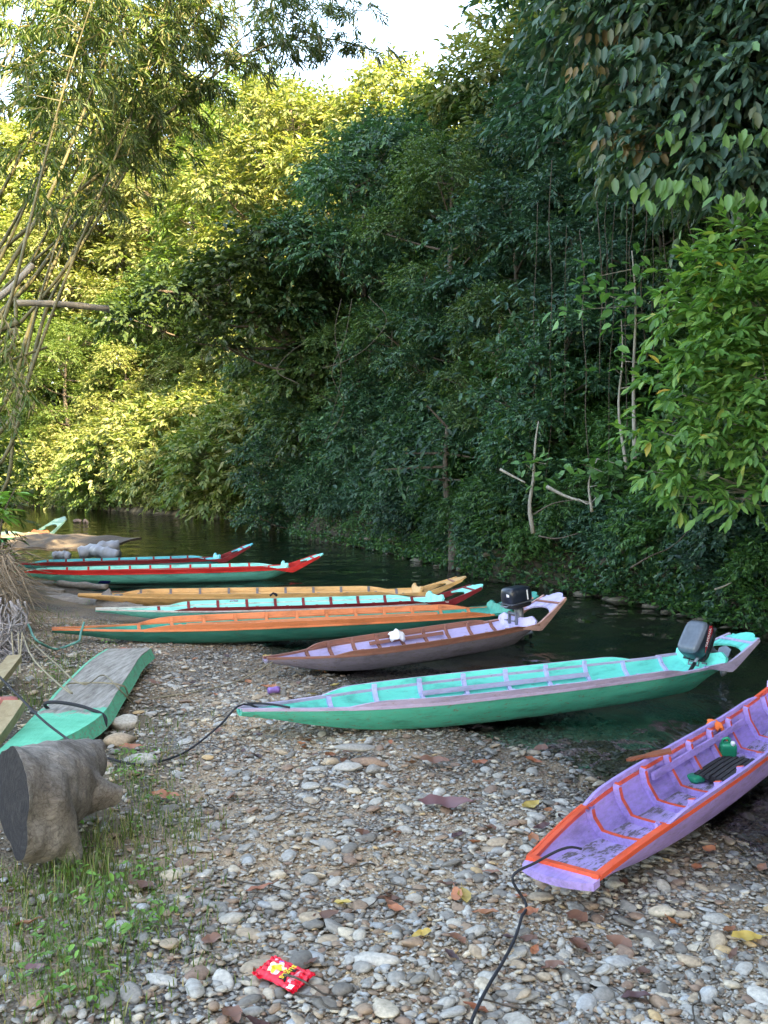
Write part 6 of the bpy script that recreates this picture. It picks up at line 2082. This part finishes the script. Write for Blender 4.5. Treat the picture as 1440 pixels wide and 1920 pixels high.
# collapsed roof sheet with plastic floats
q = MB()
n = 12
vs = []
for i in range(n + 1):
    for j in range(7):
        u, v = i / n, j / 6
        p = W(60 + 120 * u - 30 * v, 1024 + 0 * u, 17.5)
        x = -8.3 + 2.4 * u + .3 * v; y = (16.2 + 1.5 * v) * K
        vs.append((x, y, .22 + .16 * v - .10 * u ** 2 + .02 * math.sin(u * 20) + .06 * math.sin(v * 3)))
q.add(vs, [(i * 7 + j, (i + 1) * 7 + j, (i + 1) * 7 + j + 1, i * 7 + j + 1) for i in range(n) for j in range(6)])
o = q.build("fallen_roof_sheet", M['bark'], None, False)
sd_ = o.modifiers.new("thickness", 'SOLIDIFY'); sd_.thickness = .05
tag(o, "collapsed brown thatch sheet lying over the bank by the water", 'thatch')
for pp, r, lab in [([(150, 1038, 15.6), (178, 1030, 15.6), (222, 1024, 15.8)], .13, "long pale grey plastic roll at the far bank edge"), ([(178, 1030, 15.5), (195, 1036, 15.3), (222, 1042, 15.2)], .12, "crumpled pale grey plastic bundle in front of the roll"), ([(103, 1044, 15.0), (116, 1043, 15.0), (130, 1046, 15.0)], .09, "small white plastic bundle under the thatch sheet")]:
    q = MB(); q.tube(smooth_pts([W(*p) for p in pp], 14), [r * (1 + .12 * math.sin(k * 1.9)) for k in range(14)], 10)
    o = q.build("plastic_roll", M['cloth_grey'], None, True)
    for v in o.data.vertices: v.co += Vector(v.normal) * .05 * mnoise.noise(v.co * 7)
    tag(o, lab, 'plastic')
# floating debris
q = MB(); q.tube(smooth_pts([W(138, 978, 28), W(146, 976, 28), W(152, 978, 28)], 8), .07, 6); q.tube(smooth_pts([W(157, 980, 28), W(159, 975, 28), W(165, 981, 28)], 8), .05, 5)
tag(q.build("floating_snag", M['cut_wood'], None, True), "dark snag poking out of the sunlit water", 'snag')

# tangled roots on the left mound and old net
rs = np.random.RandomState(44)
q = MB()
for i in range(900):
    c = W(rs.uniform(-70, 22), rs.uniform(1030, 1180), rs.uniform(6.9, 9.0))
    d = Vector((rs.normal(.3, .5), rs.normal(0, .5), rs.normal(-.3, .5)))
    l = rs.uniform(.15, .5)
    q.tube([c, c + d * l * .5 + Vector((0, 0, rs.uniform(-.03, .06))), c + d * l + Vector((rs.normal(0, .05), 0, -.08))], [.008, .006, .003], 3, cap=False)
tag(q.build("root_tangle", M['dry_root'], None, fix=False), "tangle of dry brown roots and stalks on the left bank", 'roots', kind='stuff')
net = empty("fishing_net", W(20, 1290, 6.0))
tag(net, "bundle of pale knotted netting hanging at the left edge", 'net')
q = MB()
for i in range(150):
    c = W(rs.uniform(-45, 42), rs.uniform(1135, 1275), rs.uniform(6.4, 6.9)) - net.location
    pts = [c + Vector((rs.normal(0, .05), rs.normal(0, .03), -.05 * k + rs.normal(0, .025))) for k in range(6)]
    q.tube(smooth_pts(pts, 10), .006, 4, cap=False)
q.build("cords", M['net'], net, True, fix=False)
q = MB()
for i in range(46):
    x = rs.uniform(-50, 44)
    y0 = rs.uniform(1120, 1160)
    q.tube(smooth_pts([W(x + rs.normal(0, 9), y0 + 8 * k, 6.6 + .05 * rs.normal()) - net.location for k in range(0, 20, 3)], 16), rs.uniform(.005, .013), 5)
q.build("folds", M['net'], net, True, fix=False)

# ------------------------------------------------------------------ ropes
def rope(pts, r, mat, label, n=60):
    q = MB()
    q.tube(smooth_pts(pts, n), r, 6)
    o = q.build("rope", M[mat], None, True)
    tag(o, label, 'rope')
    return o


def gp(px, py, dz=.02):
    p = G(px, py, .15)
    p = G(px, py, hz(p.x, p.y) + dz)
    return p


bw = boat_teal.at(.03, 0, .24)
rope([W(-30, 1240, 4.6), W(30, 1300, 4.35), W(80, 1350, 4.15), W(132, 1390, 3.95), W(150, 1405, 3.75), gp(195, 1420, .06), gp(260, 1434), gp(310, 1425), gp(370, 1395, .05), gp(410, 1362, .12), bw + Vector((-.06, -.03, .03)), bw], .0065, 'rope_black', "black rope running from the left edge past the log to the turquoise bow")
rope([bw + Vector((-.07, .03, .02)), bw + Vector((.0, .035, .02)), bw + Vector((.1, .02, .015)), bw + Vector((.2, -.03, .01))], .008, 'rope_black', "short black rope lashed round the turquoise bow", 20)
bq = boat_purple.at(.035, .03, .16)
rope([boat_purple.at(.05, .0, .165), bq + Vector((.02, 0, .02)), boat_purple.at(-.01, .09, .15), boat_purple.at(-.045, .12, .12), gp(984, 1690, .04), gp(978, 1720, .04), gp(965, 1760, .04), gp(945, 1800, .045), gp(915, 1850, .045), gp(890, 1900, .045), gp(870, 1960, .045)], .0055, 'rope_black', "black mooring rope trailing from the purple bow to the bottom edge")
rope([W(38, 1130, 7.9), gp(55, 1175, .18), gp(75, 1205, .08), gp(105, 1217), gp(135, 1208, .1), boat_green.at(.055, -.09, .21), boat_green.at(.06, -.02, .26)], .011, 'rope_green', "green rope looping from the bank to the green boat bow")
rope([W(40, 1185, 6.6), gp(75, 1250, .22), gp(135, 1300, .2), Vector((-2.15, 5.25 * K, .315)), Vector((-1.78, 5.2 * K, .312)), gp(245, 1310), gp(330, 1303), gp(400, 1290), gp(450, 1275), boat_lav.at(.03, -.03, .20)], .006, 'rope_tan', "thin tan rope from the bank over the upturned boat to the lavender bow")
rope([W(45, 1190, 6.6), gp(100, 1240, .2), gp(160, 1283, .25), Vector((-2.0, 5.45 * K, .316)), Vector((-1.80, 5.15 * K, .314)), gp(250, 1320)], .005, 'rope_tan', "second thin cord crossing the upturned boat")
rope([W(58, 1335, 4.9), W(100, 1338, 4.8), Vector((-2.1, 4.72 * K, .318)), Vector((-1.80, 4.66 * K, .316)), Vector((-1.69, 4.62 * K, .27)), Vector((-1.69, 4.6 * K, .2))], .011, 'rope_black', "grey rope wrapped across the green end of the upturned boat")
for i, (x0, x1) in enumerate([(34, 44), (42, 38), (22, 34)]):
    rope([W(x0, 1185, 6.3), W((x0 + x1) / 2 - 2, 1240, 6.1), W(x1, 1310, 5.9)], .006, 'rope_tan', ["tan cord hanging straight down by the net", "second tan cord hanging beside the net", "dark slack cord hanging in front of the net"][i], 20)

# ------------------------------------------------------------------ things in the boats and litter
def cloth(name, c, size, mat, label, seed, R=None, drop=.5):
    rs = np.random.RandomState(seed)
    n = 12
    vs = []
    for i in range(n):
        for j in range(n):
            u, v = i / (n - 1) - .5, j / (n - 1) - .5
            rr_ = math.sqrt(max(1e-6, 1 - 2 * u * u)) ; r2_ = math.sqrt(max(1e-6, 1 - 2 * v * v))
            x = u * size[0] * r2_ * (1 + .1 * math.sin(j)); y = v * size[1] * rr_ * (1 + .1 * math.cos(i * 1.3))
            z = -drop * size[0] * (abs(u) ** 1.6 + .8 * abs(v) ** 2) + .03 * size[0] * math.sin(u * 17 + seed) + .03 * size[0] * math.sin(v * 21 + u * 9)
            vs.append((x, y, z))
    q = MB(); q.add(vs, [(i * n + j, (i + 1) * n + j, (i + 1) * n + j + 1, i * n + j + 1) for i in range(n - 1) for j in range(n - 1)])
    o = q.build(name, M[mat], None, True, loc=c)
    md = o.modifiers.new("t", 'SOLIDIFY'); md.thickness = .004
    if R: o.rotation_euler = R
    tag(o, label, 'cloth')
    return o


cloth("rag", boat_lav.at(.52, .215, .245), (.17, .15), 'cloth_white', "white rag draped over the far edge of the lavender boat", 2, (.5, .1, .3), .9)
cloth("rag", boat_lav.at(.60, .05, .09), (.14, .10), 'cloth_white', "small crumpled white wrapper inside the lavender boat", 5, (.2, .3, 1.0), .7)
cloth("rag", boat_purple.at(.70, .212, .243), (.10, .10), 'cloth_orange', "orange cloth tied over the edge of the purple boat", 7, (.3, .2, .9), .9)
q = MB(); q.ribbon([boat_purple.at(.70, .195, .23), boat_purple.at(.71, .172, .15), boat_purple.at(.72, .145, .075)], Vector((.7, .7, 0)), .02, Vector((.4, -.5, 0)), .01)
tag(q.build("rag_strip", M['cloth_orange'], None, True), "orange cloth strip hanging down inside the purple boat", 'cloth')
tag(cloth("rag", boat_dred.at(.36, -.28, .275), (.10, .10), 'cloth_grey', "grey block-like rag on the washboard of the dark red boat", 8, None, .3), cat='cloth')
cloth("rag", boat_dred.at(.50, .27, .285), (.10, .07), 'cut_wood', "black rag on the far edge of the dark red boat", 9, None, .9)
# jerrycan
jc = empty("jerrycan")
mw = boat_purple.mat @ Matrix.Translation((.665 * boat_purple.L, .105, .095)) @ Matrix.Rotation(.5, 4, 'Z') @ Matrix.Rotation(-.35, 4, 'Y')
jc.location, jc.rotation_euler = mw.to_translation(), mw.to_euler()
tag(jc, "green plastic jerrycan standing inside the purple boat", 'jerrycan')
q = MB(); rounded_block(q, Vector((0, 0, 0)), (.075, .10, .13), Matrix.Identity(3)); q.build("body", M['plastic_green'], jc, True)
q = MB(); q.tube([(-.02, -.02, .06), (-.02, -.02, .085)], .013, 8); q.build("cap", M['cloth_white'], jc, True)
q = MB(); q.tube(smooth_pts([(0, .035, .055), (0, .03, .09), (0, 0, .095), (0, -.005, .06)], 8), .009, 6); q.build("handle", M['plastic_green'], jc, True)
q = MB(); rounded_block(q, Vector((0, 0, 0)), (.10, .09, .035), Matrix.Identity(3)); o = q.build("green_tub", M['plastic_green'], None, True, loc=boat_purple.at(.52, .12, .055)); o.rotation_euler = (0, 0, .6); tag(o, "flat green plastic tub on the floor of the purple boat", 'tub')
q = MB(); rounded_block(q, Vector((0, 0, 0)), (.12, .08, .04), Matrix.Identity(3)); o = q.build("green_tub", M['plastic_green'], None, True, loc=boat_purple.at(.90, .03, .11)); tag(o, "green container near the stern of the purple boat", 'tub')
# slatted floor grating
gr = empty("floor_grating")
gr.location, gr.rotation_euler = boat_purple.mat.to_translation(), boat_purple.mat.to_euler()
tag(gr, "dark wet slatted floor grating inside the purple boat", 'grating')
for k in range(9):
    y = -.135 + k * .031
    q = MB(); q.ribbon([Vector((boat_purple.L * .515 + .01 * (k % 3), y, .066)), Vector((boat_purple.L * .60, y + .003, .068)), Vector((boat_purple.L * .665 + .012 * (k % 2), y, .066))], Vector((0, 1, 0)), .0115, Vector((0, 0, 1)), .014)
    q.build("slat", M['dark_slat'], gr)
for xx in (.53, .65):
    q = MB(); q.box((boat_purple.L * xx, -.01, .057), (.03, .28, .018)); q.build("batten", M['dark_slat'], gr)
# rusty board clipped on the rim
q = MB()
q.prism([Vector((-.12, 0, 0)), Vector((-.10, .02, 0)), Vector((-.02, .018, 0)), Vector((.03, .04, 0)), Vector((.12, .035, 0)), Vector((.11, -.03, 0)), Vector((.03, -.035, 0)), Vector((-.02, -.014, 0)), Vector((-.10, -.02, 0))], (0, 0, .012))
o = q.build("paddle_blade", M['rust']); o.matrix_world = boat_purple.mat @ Matrix.Translation((.40 * boat_purple.L, .212, .243)) @ Matrix.Rotation(-1.0, 4, 'Z') @ Matrix.Rotation(-.25, 4, 'Y')
o.location, o.rotation_euler = o.matrix_world.to_translation(), o.matrix_world.to_euler()
tag(o, "short rusty brown paddle blade lying across the purple boat's rim", 'paddle')
# crushed can
c = gp(513, 1294, .03)
can = empty("crushed_can", c); tag(can, "crushed purple can on the shingle in front of the lavender boat", 'can')
q = MB(); q.tube([(-.045, 0, 0), (-.04, 0, 0), (-.01, .004, 0), (.02, -.003, .002), (.042, 0, 0), (.046, 0, 0)], [.02, .026, .022, .027, .026, .02], 12); o = q.build("body", M['can'], can, True)
q = MB(); q.tube([(.0465, 0, 0), (.049, 0, 0)], [.02, .018], 12); q.build("lid", M['motor_grey'], can, True)
can.rotation_euler = (.2, 0, .5)

# sweet packet
pk = empty("sweet_packet", gp(532, 1826, .03))
tag(pk, "glossy red sweet packet with yellow print lying on the pebbles", 'packet')
pk.rotation_euler = (.10, .06, math.radians(-33))
nx, ny = 44, 28
LX, LY = .165, .105
vs = []
def pz(u, v):
    return .010 * max(0, 1 - (abs(u) * 2) ** 4) * max(0, 1 - (abs(v) * 2) ** 2.5) + .0030 * math.sin(u * 40 + v * 8) * abs(u) * 2 + .0022 * math.sin(v * 30 + u * 6) + .0018 * math.sin(u * 23 - v * 31)
for side in (1, -1):
    for i in range(nx + 1):
        for j in range(ny + 1):
            u, v = i / nx - .5, j / ny - .5
            vs.append((u * LX, v * LY * (1 - .05 * math.cos(u * 6)), side * pz(u, v) + (.0006 * side)))
q = MB(); nn = (nx + 1) * (ny + 1)
q.add(vs, [(s_ * nn + i * (ny + 1) + j, s_ * nn + (i + 1) * (ny + 1) + j, s_ * nn + (i + 1) * (ny + 1) + j + 1, s_ * nn + i * (ny + 1) + j + 1) for s_ in (0, 1) for i in range(nx) for j in range(ny)])
q.build("wrapper", M['foil_red'], pk, True)
def pprint(name, pts, mat, lift):
    """flat print: fan of small faces laid on the packet surface"""
    q = MB(); n = len(pts)
    cu, cv = sum(p[0] for p in pts) / n, sum(p[1] for p in pts) / n
    vs = [(cu * LX, cv * LY, pz(cu, cv) + lift)]
    lift += .0006
    rings = 10
    for r in range(1, rings + 1):
        for (u, v) in pts:
            uu, vv = cu + (u - cu) * r / rings, cv + (v - cv) * r / rings
            vs.append((uu * LX, vv * LY, pz(uu, vv) + lift))
    fs = [(0, 1 + k, 1 + (k + 1) % n) for k in range(n)]
    for r in range(rings - 1):
        for k in range(n):
            fs.append((1 + r * n + k, 1 + (r + 1) * n + k, 1 + (r + 1) * n + (k + 1) % n, 1 + r * n + (k + 1) % n))
    q.add(vs, fs); q.build(name, M[mat], pk, True)
def splat(cu, cv, ru, rv, seed, spikes=9, amp=.25):
    return [(cu + ru * math.cos(a) * (1 + amp * math.sin(a * spikes + seed)), cv + rv * math.sin(a) * (1 + amp * math.sin(a * spikes + seed))) for a in np.linspace(0, 2 * math.pi, 36, endpoint=False)]
pprint("print", splat(-.17, .02, .17, .26, 0, 5, .18), 'foil_pale', .0012)
pprint("print", splat(-.16, -.02, .11, .18, 2, 4, .22), 'foil_yellow', .0020)
pprint("print", splat(-.12, -.20, .07, .10, 3, 5, .2), 'foil_pink', .0016)
pprint("print", splat(-.22, .34, .05, .07, 1, 3, .1), 'foil_lilac', .0014)
pprint("print", splat(-.33, .33, .04, .06, 1, 3, .1), 'foil_pink', .0014)
pprint("print", [(.24, -.30), (.31, -.30), (.31, .30), (.24, .30)], 'foil_pink', .0014)
pprint("print", [(.30, -.50), (.43, -.50), (.43, -.33), (.30, -.33)], 'decal_white', .0030)
pprint("print", [(.06, -.36), (.20, -.36), (.20, .30), (.06, .30)], 'foil_dark', .0013)
R4 = Matrix.Translation((.13 * LX, -.02 * LY, .0155)) @ Matrix.Rotation(math.radians(-90), 4, 'Z')
text_part("lettering", "sugus", .034, M['foil_yellow'], pk, R4, .0004)
